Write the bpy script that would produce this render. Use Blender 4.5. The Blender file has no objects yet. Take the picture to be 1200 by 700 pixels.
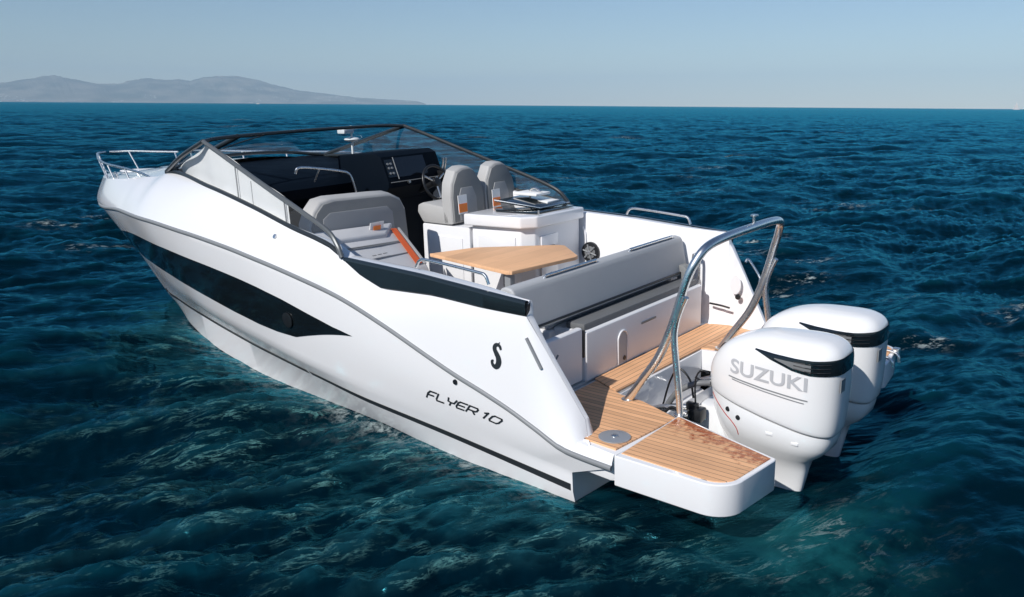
import bpy, bmesh, math, random
import numpy as np
from mathutils import Vector, Matrix
R_ = math.radians
SC = bpy.context.scene
COL = SC.collection
random.seed(7)
RNG = np.random.default_rng(11)

# ------------------------------------------------------------------ camera
CAM = (-2.76903, 5.43883, 2.35617)
YAW, PITCH, ROLL = R_(-50.7749), R_(-12.7306), R_(0.4177)
fw = np.array([math.cos(PITCH) * math.cos(YAW), math.cos(PITCH) * math.sin(YAW), math.sin(PITCH)])
rt = np.array([math.sin(YAW), -math.cos(YAW), 0.0])
up = np.cross(rt, fw)
rt2 = rt * math.cos(ROLL) + up * math.sin(ROLL)
up2 = -rt * math.sin(ROLL) + up * math.cos(ROLL)
cd = bpy.data.cameras.new("camera")
cam = bpy.data.objects.new("camera", cd)
COL.objects.link(cam)
M = Matrix.Identity(4)
for i in range(3):
    M[i][0], M[i][1], M[i][2], M[i][3] = rt2[i], up2[i], -fw[i], CAM[i]
cam.matrix_world = M
cd.sensor_width = 36.0
cd.lens = 1003.36 / 1200 * 36
cd.clip_start, cd.clip_end = 0.1, 80000
SC.camera = cam

# ------------------------------------------------------------------ light
SUN_DIR = Vector((0.03, 1.0, 0.77)).normalized()      # towards the sun: off the port beam
SUN_EL = math.asin(SUN_DIR.z)
W = bpy.data.worlds.new("World")
SC.world = W
W.use_nodes = True
wn = W.node_tree
sky = wn.nodes.new("ShaderNodeTexSky")
sky.sky_type = 'NISHITA'
sky.sun_disc = False
sky.sun_elevation = SUN_EL
sky.sun_rotation = math.atan2(SUN_DIR.x, SUN_DIR.y)
sky.altitude = 0
sky.air_density = 1.0
sky.dust_density = 0.0
sky.ozone_density = 4.0
bg = wn.nodes["Background"]
bg.inputs[1].default_value = 0.086
tint = wn.nodes.new("ShaderNodeMixRGB")
tint.blend_type = 'MULTIPLY'
tint.inputs[0].default_value = 1.0
tint.inputs[2].default_value = (0.975, 1.0, 1.045, 1)
wn.links.new(sky.outputs[0], tint.inputs[1])
wn.links.new(tint.outputs[0], bg.inputs[0])
sl = bpy.data.lights.new("sun", 'SUN')
sl.energy = 4.8
sl.angle = R_(0.5)
sl.color = (1.0, 0.965, 0.92)
so = bpy.data.objects.new("sun", sl)
COL.objects.link(so)
so.rotation_euler = (-SUN_DIR).to_track_quat('-Z', 'Y').to_euler()
SC.view_settings.view_transform = 'Standard'
SC.view_settings.look = 'None'
SC.view_settings.exposure = 0.0
SC.view_settings.gamma = 1.0
SC.view_settings.use_curve_mapping = False
SC.cycles.max_bounces = 8
SC.cycles.transparent_max_bounces = 12
SC.cycles.sample_clamp_direct = 1.3
SC.cycles.caustics_reflective = False
SC.cycles.caustics_refractive = False

# ------------------------------------------------------------------ materials
def mat(name):
    m = bpy.data.materials.new(name)
    m.use_nodes = True
    nt = m.node_tree
    return m, nt, nt.nodes["Principled BSDF"]

def N(nt, typ, **kw):
    n = nt.nodes.new(typ)
    for k, v in kw.items():
        setattr(n, k, v)
    return n

def simple(name, col, rough=0.4, metal=0.0, spec=0.5, coat=0.0, nscale=6.0, namt=0.06, bump=0.0, bscale=200.0):
    m, nt, b = mat(name)
    b.inputs["Roughness"].default_value = rough
    b.inputs["Metallic"].default_value = metal
    b.inputs["Specular IOR Level"].default_value = spec
    b.inputs["Coat Weight"].default_value = coat
    b.inputs["Coat Roughness"].default_value = 0.06
    tc = N(nt, "ShaderNodeTexCoord")
    no = N(nt, "ShaderNodeTexNoise")
    no.inputs["Scale"].default_value = nscale
    no.inputs["Detail"].default_value = 5
    nt.links.new(tc.outputs["Object"], no.inputs["Vector"])
    mx = N(nt, "ShaderNodeMixRGB")
    mx.inputs[1].default_value = (*[c * (1 - namt) for c in col], 1)
    mx.inputs[2].default_value = (*[min(1, c * (1 + namt)) for c in col], 1)
    nt.links.new(no.outputs["Fac"], mx.inputs[0])
    nt.links.new(mx.outputs[0], b.inputs["Base Color"])
    rr = N(nt, "ShaderNodeMapRange")
    rr.inputs[3].default_value = max(0.02, rough * 0.8)
    rr.inputs[4].default_value = min(1, rough * 1.25)
    nt.links.new(no.outputs["Fac"], rr.inputs[0])
    nt.links.new(rr.outputs[0], b.inputs["Roughness"])
    if bump:
        n2 = N(nt, "ShaderNodeTexNoise")
        n2.inputs["Scale"].default_value = bscale
        n2.inputs["Detail"].default_value = 3
        nt.links.new(tc.outputs["Object"], n2.inputs["Vector"])
        bp = N(nt, "ShaderNodeBump")
        bp.inputs["Strength"].default_value = bump
        bp.inputs["Distance"].default_value = 0.004
        nt.links.new(n2.outputs["Fac"], bp.inputs["Height"])
        nt.links.new(bp.outputs[0], b.inputs["Normal"])
    return m

GEL = simple("white_gelcoat", (0.80, 0.80, 0.81), 0.18, coat=0.8, nscale=1.3, namt=0.015)
GELM = simple("white_moulding", (0.78, 0.78, 0.79), 0.35, nscale=3, namt=0.02)
PAINT = simple("engine_paint", (0.80, 0.80, 0.80), 0.22, coat=0.6, nscale=4, namt=0.012)
VINYL = simple("grey_vinyl", (0.20, 0.205, 0.205), 0.55, bump=0.25, bscale=260, nscale=9)
VINYLM = simple("mid_grey_vinyl", (0.30, 0.305, 0.31), 0.55, bump=0.25, bscale=260, nscale=9)
VINYLL = simple("light_grey_vinyl", (0.55, 0.55, 0.56), 0.55, bump=0.25, bscale=260, nscale=9)
ORANGE = simple("orange_trim", (0.62, 0.11, 0.03), 0.5)
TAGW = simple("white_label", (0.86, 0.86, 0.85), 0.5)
STEEL = simple("stainless_steel", (0.80, 0.79, 0.77), 0.27, metal=1.0, nscale=20, namt=0.05)
RUBBER = simple("grey_rubber", (0.16, 0.165, 0.17), 0.45)
GREYL = simple("grey_trim", (0.22, 0.23, 0.24), 0.4)
BLACK = simple("black_plastic", (0.012, 0.013, 0.015), 0.35, nscale=30, namt=0.2)
BLACKG = simple("black_gloss", (0.006, 0.009, 0.011), 0.08, coat=0.5, nscale=3, namt=0.2)
DASH = simple("black_dashboard_vinyl", (0.003, 0.006, 0.011), 0.55, spec=0.05, bump=0.3, bscale=180)
FRAME = simple("dark_frame_alloy", (0.025, 0.03, 0.034), 0.28, metal=0.0)
FRAMEG = simple("grey_frame_alloy", (0.13, 0.14, 0.145), 0.3, metal=0.3)
LETTER = simple("dark_letter_vinyl", (0.02, 0.023, 0.027), 0.4)
SILVER = simple("silver_letter_vinyl", (0.44, 0.45, 0.47), 0.4)
REDLINE = simple("red_pinstripe", (0.35, 0.05, 0.04), 0.5)
SCREEN = simple("dark_screen_glass", (0.006, 0.008, 0.012), 0.05, coat=0.5)
SOLE = simple("light_grey_cockpit_sole", (0.58, 0.58, 0.57), 0.6, bump=0.3, bscale=90)
SINKM = simple("smoked_lid", (0.01, 0.016, 0.02), 0.06, coat=0.6)

def glass_mat(name, tint, refl=1.45, haze=0.0):
    m, nt, b = mat(name)
    nt.nodes.remove(b)
    out = nt.nodes["Material Output"]
    tr = N(nt, "ShaderNodeBsdfTransparent")
    tr.inputs[0].default_value = (*tint, 1)
    gl = N(nt, "ShaderNodeBsdfGlossy")
    gl.inputs["Roughness"].default_value = 0.02
    fr = N(nt, "ShaderNodeLayerWeight")
    fr.inputs[0].default_value = 0.5
    pw = N(nt, "ShaderNodeMath", operation='POWER')
    pw.inputs[1].default_value = 4.0
    nt.links.new(fr.outputs["Facing"], pw.inputs[0])
    ma = N(nt, "ShaderNodeMath", operation='MULTIPLY_ADD')
    ma.inputs[1].default_value = refl
    ma.inputs[2].default_value = 0.035
    nt.links.new(pw.outputs[0], ma.inputs[0])
    mx = N(nt, "ShaderNodeMixShader")
    nt.links.new(ma.outputs[0], mx.inputs[0])
    nt.links.new(tr.outputs[0], mx.inputs[1])
    nt.links.new(gl.outputs[0], mx.inputs[2])
    last = mx
    if haze:
        df = N(nt, "ShaderNodeBsdfDiffuse")
        df.inputs[0].default_value = (0.6, 0.62, 0.64, 1)
        m2 = N(nt, "ShaderNodeMixShader")
        m2.inputs[0].default_value = haze
        nt.links.new(mx.outputs[0], m2.inputs[1])
        nt.links.new(df.outputs[0], m2.inputs[2])
        last = m2
    nt.links.new(last.outputs[0], out.inputs[0])
    return m
GLASS = glass_mat("windscreen_glass", (0.965, 0.975, 0.98), 0.30, 0.05)
GLASSF = glass_mat("front_glass", (0.90, 0.95, 0.96), 0.10, 0.0)

def teak(name, pitch=0.046, base=(0.74, 0.41, 0.215), stain=False, axis='Y', seam=0.09, dark=(0.17, 0.11, 0.075)):
    m, nt, b = mat(name)
    b.inputs["Roughness"].default_value = 0.62
    tc = N(nt, "ShaderNodeTexCoord")
    sp = N(nt, "ShaderNodeSeparateXYZ")
    nt.links.new(tc.outputs["Object"], sp.inputs[0])
    dv = N(nt, "ShaderNodeMath", operation='DIVIDE')
    dv.inputs[1].default_value = pitch
    nt.links.new(sp.outputs[axis], dv.inputs[0])
    fr = N(nt, "ShaderNodeMath", operation='FRACT')
    nt.links.new(dv.outputs[0], fr.inputs[0])
    lt = N(nt, "ShaderNodeMath", operation='LESS_THAN')
    lt.inputs[1].default_value = seam
    nt.links.new(fr.outputs[0], lt.inputs[0])
    fl = N(nt, "ShaderNodeMath", operation='FLOOR')
    nt.links.new(dv.outputs[0], fl.inputs[0])
    wn_ = N(nt, "ShaderNodeTexWhiteNoise", noise_dimensions='1D')
    nt.links.new(fl.outputs[0], wn_.inputs["W"])
    # grain stretched along the plank
    mp = N(nt, "ShaderNodeMapping")
    mp.inputs["Scale"].default_value = (5, 110, 20) if axis == 'Y' else (110, 5, 20)
    nt.links.new(tc.outputs["Object"], mp.inputs[0])
    gr = N(nt, "ShaderNodeTexNoise")
    gr.inputs["Scale"].default_value = 1.0
    gr.inputs["Detail"].default_value = 5
    nt.links.new(mp.outputs[0], gr.inputs["Vector"])
    big = N(nt, "ShaderNodeTexNoise")
    big.inputs["Scale"].default_value = 3.0
    nt.links.new(tc.outputs["Object"], big.inputs["Vector"])
    ad = N(nt, "ShaderNodeMath", operation='ADD')
    nt.links.new(wn_.outputs["Value"], ad.inputs[0])
    nt.links.new(gr.outputs["Fac"], ad.inputs[1])
    ad2 = N(nt, "ShaderNodeMath", operation='ADD')
    nt.links.new(ad.outputs[0], ad2.inputs[0])
    nt.links.new(big.outputs["Fac"], ad2.inputs[1])
    mr = N(nt, "ShaderNodeMapRange")
    mr.inputs[1].default_value = 0.6
    mr.inputs[2].default_value = 2.4
    nt.links.new(ad2.outputs[0], mr.inputs[0])
    c1 = N(nt, "ShaderNodeMixRGB")
    c1.inputs[1].default_value = (*[c * 0.72 for c in base], 1)
    c1.inputs[2].default_value = (*[min(1, c * 1.25) for c in base], 1)
    nt.links.new(mr.outputs[0], c1.inputs[0])
    last = c1
    if stain:
        # wet rusty patches along the inboard aft edge of the plank field
        lx = N(nt, "ShaderNodeMath", operation='MULTIPLY_ADD')   # distance from the inboard edge: y + .39x
        lx.inputs[1].default_value = 0.39
        nt.links.new(sp.outputs['X'], lx.inputs[0])
        nt.links.new(sp.outputs['Y'], lx.inputs[2])
        mr2 = N(nt, "ShaderNodeMapRange")
        mr2.inputs[1].default_value = 0.58
        mr2.inputs[2].default_value = 0.98
        mr2.inputs[3].default_value = 0.33
        mr2.inputs[4].default_value = -0.14
        nt.links.new(lx.outputs[0], mr2.inputs[0])
        n1 = N(nt, "ShaderNodeTexNoise")
        n1.inputs["Scale"].default_value = 22.0
        n1.inputs["Detail"].default_value = 6
        n1.inputs["Roughness"].default_value = 0.62
        nt.links.new(tc.outputs["Object"], n1.inputs["Vector"])
        sm = N(nt, "ShaderNodeMath", operation='ADD')
        nt.links.new(n1.outputs["Fac"], sm.inputs[0])
        nt.links.new(mr2.outputs[0], sm.inputs[1])
        th = N(nt, "ShaderNodeMapRange")
        th.inputs[1].default_value = 0.60
        th.inputs[2].default_value = 0.76
        nt.links.new(sm.outputs[0], th.inputs[0])
        c2 = N(nt, "ShaderNodeMixRGB")
        c2.inputs[2].default_value = (0.36, 0.095, 0.022, 1)
        nt.links.new(th.outputs[0], c2.inputs[0])
        nt.links.new(c1.outputs[0], c2.inputs[1])
        last = c2
        r2 = N(nt, "ShaderNodeMapRange")
        r2.inputs[3].default_value = 0.62
        r2.inputs[4].default_value = 0.25
        nt.links.new(th.outputs[0], r2.inputs[0])
        nt.links.new(r2.outputs[0], b.inputs["Roughness"])
    c3 = N(nt, "ShaderNodeMixRGB")
    c3.inputs[2].default_value = (*dark, 1)
    nt.links.new(lt.outputs[0], c3.inputs[0])
    nt.links.new(last.outputs[0], c3.inputs[1])
    nt.links.new(c3.outputs[0], b.inputs["Base Color"])
    bp = N(nt, "ShaderNodeBump")
    bp.inputs["Strength"].default_value = 0.5
    bp.inputs["Distance"].default_value = 0.003
    inv = N(nt, "ShaderNodeMath", operation='SUBTRACT')
    inv.inputs[0].default_value = 1.0
    nt.links.new(lt.outputs[0], inv.inputs[1])
    nt.links.new(inv.outputs[0], bp.inputs["Height"])
    nt.links.new(bp.outputs[0], b.inputs["Normal"])
    return m
TEAK = teak("teak_planks")
TEAKS = teak("stained_teak_planks", stain=True)
TEAKT = teak("smooth_teak_table", pitch=0.16, base=(0.74, 0.43, 0.235), axis='X', seam=0.015, dark=(0.55, 0.33, 0.19))

# ------------------------------------------------------------------ mesh helpers
def link(o, parent=None):
    COL.objects.link(o)
    if parent is not None:
        o.parent = parent
    return o

def from_bm(name, bm, m, parent=None, smooth=35):
    bmesh.ops.recalc_face_normals(bm, faces=bm.faces[:])
    if smooth:
        lim = R_(smooth)
        for f in bm.faces:
            f.smooth = True
        for e in bm.edges:
            if len(e.link_faces) != 2 or e.calc_face_angle(0) > lim:
                e.smooth = False
    me = bpy.data.meshes.new(name)
    bm.to_mesh(me)
    bm.free()
    me.materials.append(m)
    return link(bpy.data.objects.new(name, me), parent)

def bm_box(bm, x, y, z, bev=0.0, seg=2, rot=None, piv=None):
    b2 = bmesh.new()
    vs = [b2.verts.new((x[i], y[j], z[k])) for i in (0, 1) for j in (0, 1) for k in (0, 1)]
    for f in ((0, 1, 3, 2), (4, 6, 7, 5), (0, 4, 5, 1), (2, 3, 7, 6), (0, 2, 6, 4), (1, 5, 7, 3)):
        b2.faces.new([vs[i] for i in f])
    bmesh.ops.recalc_face_normals(b2, faces=b2.faces[:])
    if bev:
        bmesh.ops.bevel(b2, geom=b2.edges[:], offset=bev, segments=seg, profile=0.6, affect='EDGES')
    if rot is not None:
        bmesh.ops.rotate(b2, verts=b2.verts[:], cent=piv or (0, 0, 0), matrix=rot)
    merge(bm, b2)

def merge(bm, b2):
    mp = {}
    for v in b2.verts:
        mp[v] = bm.verts.new(v.co)
    for f in b2.faces:
        try:
            bm.faces.new([mp[v] for v in f.verts])
        except ValueError:
            pass
    b2.free()

def bm_prism(bm, pts, vec, bev=0.0, seg=2, bev_which='all'):
    """closed 3D polygon extruded along vec"""
    b2 = bmesh.new()
    a = [b2.verts.new(p) for p in pts]
    v = Vector(vec)
    c = [b2.verts.new(Vector(p) + v) for p in pts]
    n = len(pts)
    b2.faces.new(a)
    b2.faces.new(c[::-1])
    for i in range(n):
        b2.faces.new((a[i], c[i], c[(i + 1) % n], a[(i + 1) % n]))
    bmesh.ops.recalc_face_normals(b2, faces=b2.faces[:])
    if bev:
        if bev_which == 'all':
            g = b2.edges[:]
        else:                                              # only the rims of the two big faces
            g = [e for e in b2.edges if (e.verts[0] in a) == (e.verts[1] in a)]
        bmesh.ops.bevel(b2, geom=g, offset=bev, segments=seg, profile=0.6, affect='EDGES')
    merge(bm, b2)

def smooth_path(pts, n=6):
    P = [Vector(p) for p in pts]
    if len(P) < 3:
        return P
    out = []
    for i in range(len(P) - 1):
        p0 = P[i - 1] if i else P[i] * 2 - P[i + 1]
        p1, p2 = P[i], P[i + 1]
        p3 = P[i + 2] if i + 2 < len(P) else P[i + 1] * 2 - P[i]
        for k in range(n):
            t = k / n
            out.append(0.5 * ((2 * p1) + (p2 - p0) * t + (2 * p0 - 5 * p1 + 4 * p2 - p3) * t * t + (3 * p1 - p0 - 3 * p2 + p3) * t ** 3))
    out.append(P[-1])
    return out

def bm_tube(bm, pts, r, seg=12, n=6, smooth=True, flat=1.0):
    P = smooth_path(pts, n) if smooth else [Vector(p) for p in pts]
    rings = []
    t0 = (P[1] - P[0]).normalized()
    u = t0.orthogonal().normalized()
    for i, p in enumerate(P):
        t = (P[min(i + 1, len(P) - 1)] - P[max(i - 1, 0)]).normalized()
        u = (u - t * u.dot(t)).normalized()
        w = t.cross(u)
        rr = r[min(i, len(r) - 1)] if isinstance(r, (list, tuple)) else r
        rings.append([bm.verts.new(p + u * (rr * math.cos(a)) + w * (rr * flat * math.sin(a))) for a in [2 * math.pi * k / seg for k in range(seg)]])
    for a, b in zip(rings, rings[1:]):
        for k in range(seg):
            bm.faces.new((a[k], a[(k + 1) % seg], b[(k + 1) % seg], b[k]))
    bm.faces.new(rings[0][::-1])
    bm.faces.new(rings[-1])

def bm_loft(bm, rings, cap0=True, cap1=True, closed=True):
    V = [[bm.verts.new(p) for p in r] for r in rings]
    n = len(V[0])
    for a, b in zip(V, V[1:]):
        for k in range(n if closed else n - 1):
            k2 = (k + 1) % n
            try:
                bm.faces.new((a[k], a[k2], b[k2], b[k]))
            except ValueError:
                pass
    if closed and cap0:
        bm.faces.new(V[0][::-1])
    if closed and cap1:
        bm.faces.new(V[-1])
    return V

def bm_disc(bm, c, axis, r, h, seg=24, bev=0.0):
    a = Vector(axis).normalized()
    u = a.orthogonal().normalized()
    w = a.cross(u)
    C = Vector(c)
    pts = [C + u * (r * math.cos(t)) + w * (r * math.sin(t)) for t in [2 * math.pi * k / seg for k in range(seg)]]
    bm_prism(bm, pts, a * h, bev, 2, 'rims')

def bm_uv(bm, c, r, su=16, sv=10, sc=(1, 1, 1)):
    rings = []
    for j in range(1, sv):
        th = math.pi * j / sv
        rings.append([(c[0] + r * sc[0] * math.sin(th) * math.cos(2 * math.pi * k / su), c[1] + r * sc[1] * math.sin(th) * math.sin(2 * math.pi * k / su), c[2] + r * sc[2] * math.cos(th)) for k in range(su)])
    bm_loft(bm, rings)

def box(name, x, y, z, m, parent, bev=0.01, seg=2, rot=None, piv=None):
    bm = bmesh.new()
    bm_box(bm, x, y, z, bev, seg, rot, piv)
    return from_bm(name, bm, m, parent)

def prism(name, pts, vec, m, parent, bev=0.008, seg=2, which='all'):
    bm = bmesh.new()
    bm_prism(bm, pts, vec, bev, seg, which)
    return from_bm(name, bm, m, parent)

def tube(name, pts, r, m, parent, seg=12, n=6, smooth=True):
    bm = bmesh.new()
    bm_tube(bm, pts, r, seg, n, smooth)
    return from_bm(name, bm, m, parent, 60)

def disc(name, c, axis, r, h, m, parent, seg=24, bev=0.0):
    bm = bmesh.new()
    bm_disc(bm, c, axis, r, h, seg, bev)
    return from_bm(name, bm, m, parent)

# ------------------------------------------------------------------ water
#WATER-BEGIN
def ocean(Nn, L, wdir, lam_peak, hs, lam_min, seed, spread=4.0, against=0.25, fall=4.0):
    r = np.random.default_rng(seed)
    k1 = np.fft.fftfreq(Nn, d=L / Nn) * 2 * np.pi
    kx, ky = np.meshgrid(k1, k1, indexing='ij')
    k = np.hypot(kx, ky)
    k[0, 0] = 1e-6
    kp = 2 * np.pi / lam_peak
    c = (kx * math.cos(wdir) + ky * math.sin(wdir)) / k
    D = np.where(c > 0, np.abs(c) ** spread, against * np.abs(c) ** spread) + 0.05
    S = k ** -fall * np.exp(-1.25 * (kp / k) ** 2) * D * np.exp(-(k * lam_min / (2 * np.pi)) ** 2)
    S[0, 0] = 0
    h = np.sqrt(S) * (r.normal(size=k.shape) + 1j * r.normal(size=k.shape))
    H = np.real(np.fft.ifft2(h))
    sc = (hs / 4) / H.std()
    h = h * sc
    H = H * sc
    DX = np.real(np.fft.ifft2(-1j * kx / k * h))
    DY = np.real(np.fft.ifft2(-1j * ky / k * h))
    d = L / Nn
    jx = np.gradient(DX, d, axis=0)
    jy = np.gradient(DY, d, axis=1)
    jxy = np.gradient(DX, d, axis=1)
    return H, DX, DY, jx, jy, jxy

def samp(A, L, x, y):
    n = A.shape[0]
    u = x / L * n
    v = y / L * n
    i = np.floor(u).astype(int)
    j = np.floor(v).astype(int)
    a = u - i
    b = v - j
    i0, i1, j0, j1 = i % n, (i + 1) % n, j % n, (j + 1) % n
    return A[i0, j0] * (1 - a) * (1 - b) + A[i1, j0] * a * (1 - b) + A[i0, j1] * (1 - a) * b + A[i1, j1] * a * b

def build_water():
    WD = YAW + R_(180 + 28)
    L1, L2 = 61.0, 14.3
    A = ocean(512, L1, WD, 7.0, 0.36, 0.3, 3, 4.0, 0.15)
    B = ocean(512, L2, WD + 0.35, 1.0, 0.100, 0.045, 5, 6.0, 0.12, 3.3)
    cx, cy = CAM[0], CAM[1]
    rows = [2.2]
    while rows[-1] < 6200:
        r = rows[-1]
        rows.append(r + max(0.016, r * (0.0075 if r < 400 else 0.03)))
    rr = np.array(rows)
    fine = np.linspace(YAW - R_(47), YAW + R_(47), 1000)
    rest = np.linspace(YAW + R_(47), YAW + 2 * math.pi - R_(47), 90)[1:-1]
    an = np.concatenate([fine, rest])
    nr, na = len(rr), len(an)
    RR, AA = np.meshgrid(rr, an, indexing='ij')
    X0 = cx + RR * np.cos(AA)
    Y0 = cy + RR * np.sin(AA)
    far = np.clip((420 - RR) / 330, 0, 1)
    far2 = np.clip((90 - RR) / 60, 0, 1)
    # distance to the hull's waterline
    wl = np.array([(-1.1, 1.45), (0, 1.42), (1.3, 1.35), (2.0, 1.25), (3.4, 1.17), (4.45, 1.0), (5.68, 0.65), (6.64, 0.24), (7.2, 0.0)])
    poly = np.vstack([wl, wl[::-1][1:] * [1, -1]])
    near = RR < 25
    D = np.full(RR.shape, 99.0)
    px, py = X0[near], Y0[near]
    dd = np.full(px.shape, 99.0)
    inside = np.zeros(px.shape, bool)
    n = len(poly)
    for i in range(n):
        a, b = poly[i], poly[(i + 1) % n]
        ab = b - a
        t = np.clip(((px - a[0]) * ab[0] + (py - a[1]) * ab[1]) / (ab @ ab), 0, 1)
        dd = np.minimum(dd, np.hypot(px - a[0] - t * ab[0], py - a[1] - t * ab[1]))
        cond = (a[1] > py) != (b[1] > py)
        with np.errstate(divide='ignore', invalid='ignore'):
            xi = (b[0] - a[0]) * (py - a[1]) / (b[1] - a[1]) + a[0]
        inside ^= cond & (px < xi)
    dd = np.where(inside, -dd, dd)
    D[near] = dd
    hull_dist = D
    # calmer in the lee close to the hull's sides
    c, s = math.cos(0.35), math.sin(0.35)
    x2, y2 = X0 * c - Y0 * s, X0 * s + Y0 * c
    amp = (0.25 + 0.75 * far)
    gust = 0.75 + 0.35 * np.sin(X0 / 5.3 + 1.1 * np.sin(Y0 / 7.1)) * np.cos(Y0 / 4.4 + 0.9 * np.sin(X0 / 6.2)) + 0.2 * np.sin(X0 / 1.9 + Y0 / 2.7)
    gust = np.clip(gust, 0.55, 1.3) * far2
    Z = samp(A[0], L1, X0, Y0) * amp + samp(B[0], L2, x2, y2) * gust
    ch = 0.36
    hgt = samp(A[0], L1, X0, Y0) / A[0].std() * 0.4 + samp(B[0], L2, x2, y2) / B[0].std() * 0.9 * np.clip(gust / 0.9, 0.4, 1.2)
    fine_h = samp(B[0], L2, x2, y2) / B[0].std()
    dx2, dy2 = samp(B[1], L2, x2, y2), samp(B[2], L2, x2, y2)
    Z = Z * (1 - 0.6 * np.exp(-np.clip(hull_dist, 0, 99) / 0.5) - 0.36 * np.exp(-np.clip(hull_dist, 0, 99) / 0.22)) - 0.03 * np.exp(-np.clip(hull_dist, 0, 99) / 0.8)
    X = X0 + ch * (samp(A[1], L1, X0, Y0) * far + 0.15 * (dx2 * c + dy2 * s) * gust)
    Y = Y0 + ch * (samp(A[2], L1, X0, Y0) * far + 0.15 * (-dx2 * s + dy2 * c) * gust)
    jx = 1 + ch * samp(A[3], L1, X0, Y0)
    jy = 1 + ch * samp(A[4], L1, X0, Y0)
    jxy = ch * samp(A[5], L1, X0, Y0)
    J = jx * jy - jxy * jxy
    crest = np.clip((0.36 - J) / 0.3, 0, 1)
    Z -= np.where(D < -0.45, 0.28 * np.clip((-D - 0.45) / 0.3, 0, 1), 0)
    # the wash a slow hull leaves along its port side and behind the engines
    port = (Y0 > 0)
    env = 0.8 * np.exp(-np.clip(D, 0, 99) / 0.9) * np.clip((6.6 - X0) / 2.0, 0, 1) * port
    env = np.maximum(env, 0.62 * np.exp(-np.clip(D, 0, 99) / 3.0) * np.clip((5.6 - X0) / 3.5, 0, 1) * port) * np.clip((X0 + 1.6) / 1.5, 0, 1)
    edge = np.exp(-np.abs(D - 0.03) / 0.10) * np.clip((6.3 - X0) / 1.5, 0, 1) * np.clip((X0 + 0.05) / 0.15, 0, 1)
    prop = np.exp(-(((X0 + 1.35) / 0.42) ** 2 + ((Y0 - 1.0) / 0.55) ** 2))
    prop = np.maximum(prop, 0.0 * X0)
    cap = np.zeros(RR.shape)
    rc_ = np.random.default_rng(21)
    spots = []
    for k in range(150):
        d = 6.5 * (1 - rc_.random()) ** -1.1
        if d < 400:
            spots.append((d, YAW + R_(rc_.uniform(-42, 42)), rc_.uniform(.5, 1.0)))
    for d, a_, w_ in spots:
        x_, y_ = cx + d * math.cos(a_), cy + d * math.sin(a_)
        if -2.5 < x_ < 9.5 and -3.0 < y_ < 3.5:
            continue
        i0, i1 = np.searchsorted(rr, d - 5 - d * .03), np.searchsorted(rr, d + 5 + d * .03)
        sx_, sy_ = (X0[i0:i1] - x_), (Y0[i0:i1] - y_)
        cw, sw = math.cos(WD), math.sin(WD)
        al, ac = sx_ * cw + sy_ * sw, -sx_ * sw + sy_ * cw
        L_ = .10 + .012 * d
        cap[i0:i1] = np.maximum(cap[i0:i1], w_ * np.exp(-(al / (L_ * .55)) ** 2 - (ac / (L_ * 1.6)) ** 2))
    me = bpy.data.meshes.new("water")
    co = np.stack([X, Y, Z], -1).reshape(-1, 3)
    co = np.vstack([co, [[cx, cy, 0]]])
    i = np.arange(nr - 1)[:, None] * na
    j = np.arange(na)[None, :]
    j2 = (j + 1) % na
    q = np.stack([i + j, i + na + j, i + na + j2, i + j2], -1).reshape(-1, 4)
    tri = np.stack([np.full(na, nr * na), np.arange(na), (np.arange(na) + 1) % na], -1)
    nq, ntr = len(q), len(tri)
    me.vertices.add(len(co))
    me.vertices.foreach_set("co", co.ravel().astype(np.float32))
    me.loops.add(nq * 4 + ntr * 3)
    me.loops.foreach_set("vertex_index", np.concatenate([q.ravel(), tri.ravel()]).astype(np.int32))
    me.polygons.add(nq + ntr)
    me.polygons.foreach_set("loop_start", np.concatenate([np.arange(nq) * 4, nq * 4 + np.arange(ntr) * 3]).astype(np.int32))
    me.polygons.foreach_set("use_smooth", np.ones(nq + ntr, bool))
    me.update(calc_edges=True)
    me.validate()
    for nm, arr in (("cap", cap), ("height", hgt), ("ripple", fine_h), ("wash", env), ("edge", edge), ("prop", prop)):
        at = me.attributes.new(nm, 'FLOAT', 'POINT')
        at.data.foreach_set("value", np.concatenate([arr.ravel(), [0]]).astype(np.float32))
    o = link(bpy.data.objects.new("water", me))
    o["kind"] = "structure"
    o["label"] = "deep blue sea with short choppy waves and pale foam beside the motorboat"
    # material
    m, nt, b = mat("sea_water")
    me.materials.append(m)
    L = nt.links.new
    tc = N(nt, "ShaderNodeTexCoord")
    geo = N(nt, "ShaderNodeNewGeometry")
    def attr(n_):
        a = N(nt, "ShaderNodeAttribute", attribute_name=n_)
        return a.outputs["Fac"]
    def math_(op, a, b_=None, c_=None):
        n_ = N(nt, "ShaderNodeMath", operation=op)
        for k, v in enumerate((a, b_, c_)):
            if v is None:
                continue
            if isinstance(v, (int, float)):
                n_.inputs[k].default_value = v
            else:
                L(v, n_.inputs[k])
        return n_.outputs[0]
    def noise(scale, detail, rough=0.55, stretch=None, dist=0.0):
        n_ = N(nt, "ShaderNodeTexNoise")
        n_.inputs["Scale"].default_value = scale
        n_.inputs["Detail"].default_value = detail
        n_.inputs["Roughness"].default_value = rough
        n_.inputs["Distortion"].default_value = dist
        mp = N(nt, "ShaderNodeMapping")
        if stretch:
            mp.vector_type = 'TEXTURE'
            mp.inputs["Rotation"].default_value = (0, 0, stretch[0])
            mp.inputs["Scale"].default_value = (1 / stretch[1], 1 / stretch[2], 1)
        L(tc.outputs["Object"], mp.inputs[0])
        L(mp.outputs[0], n_.inputs["Vector"])
        return n_.outputs["Fac"]
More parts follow.
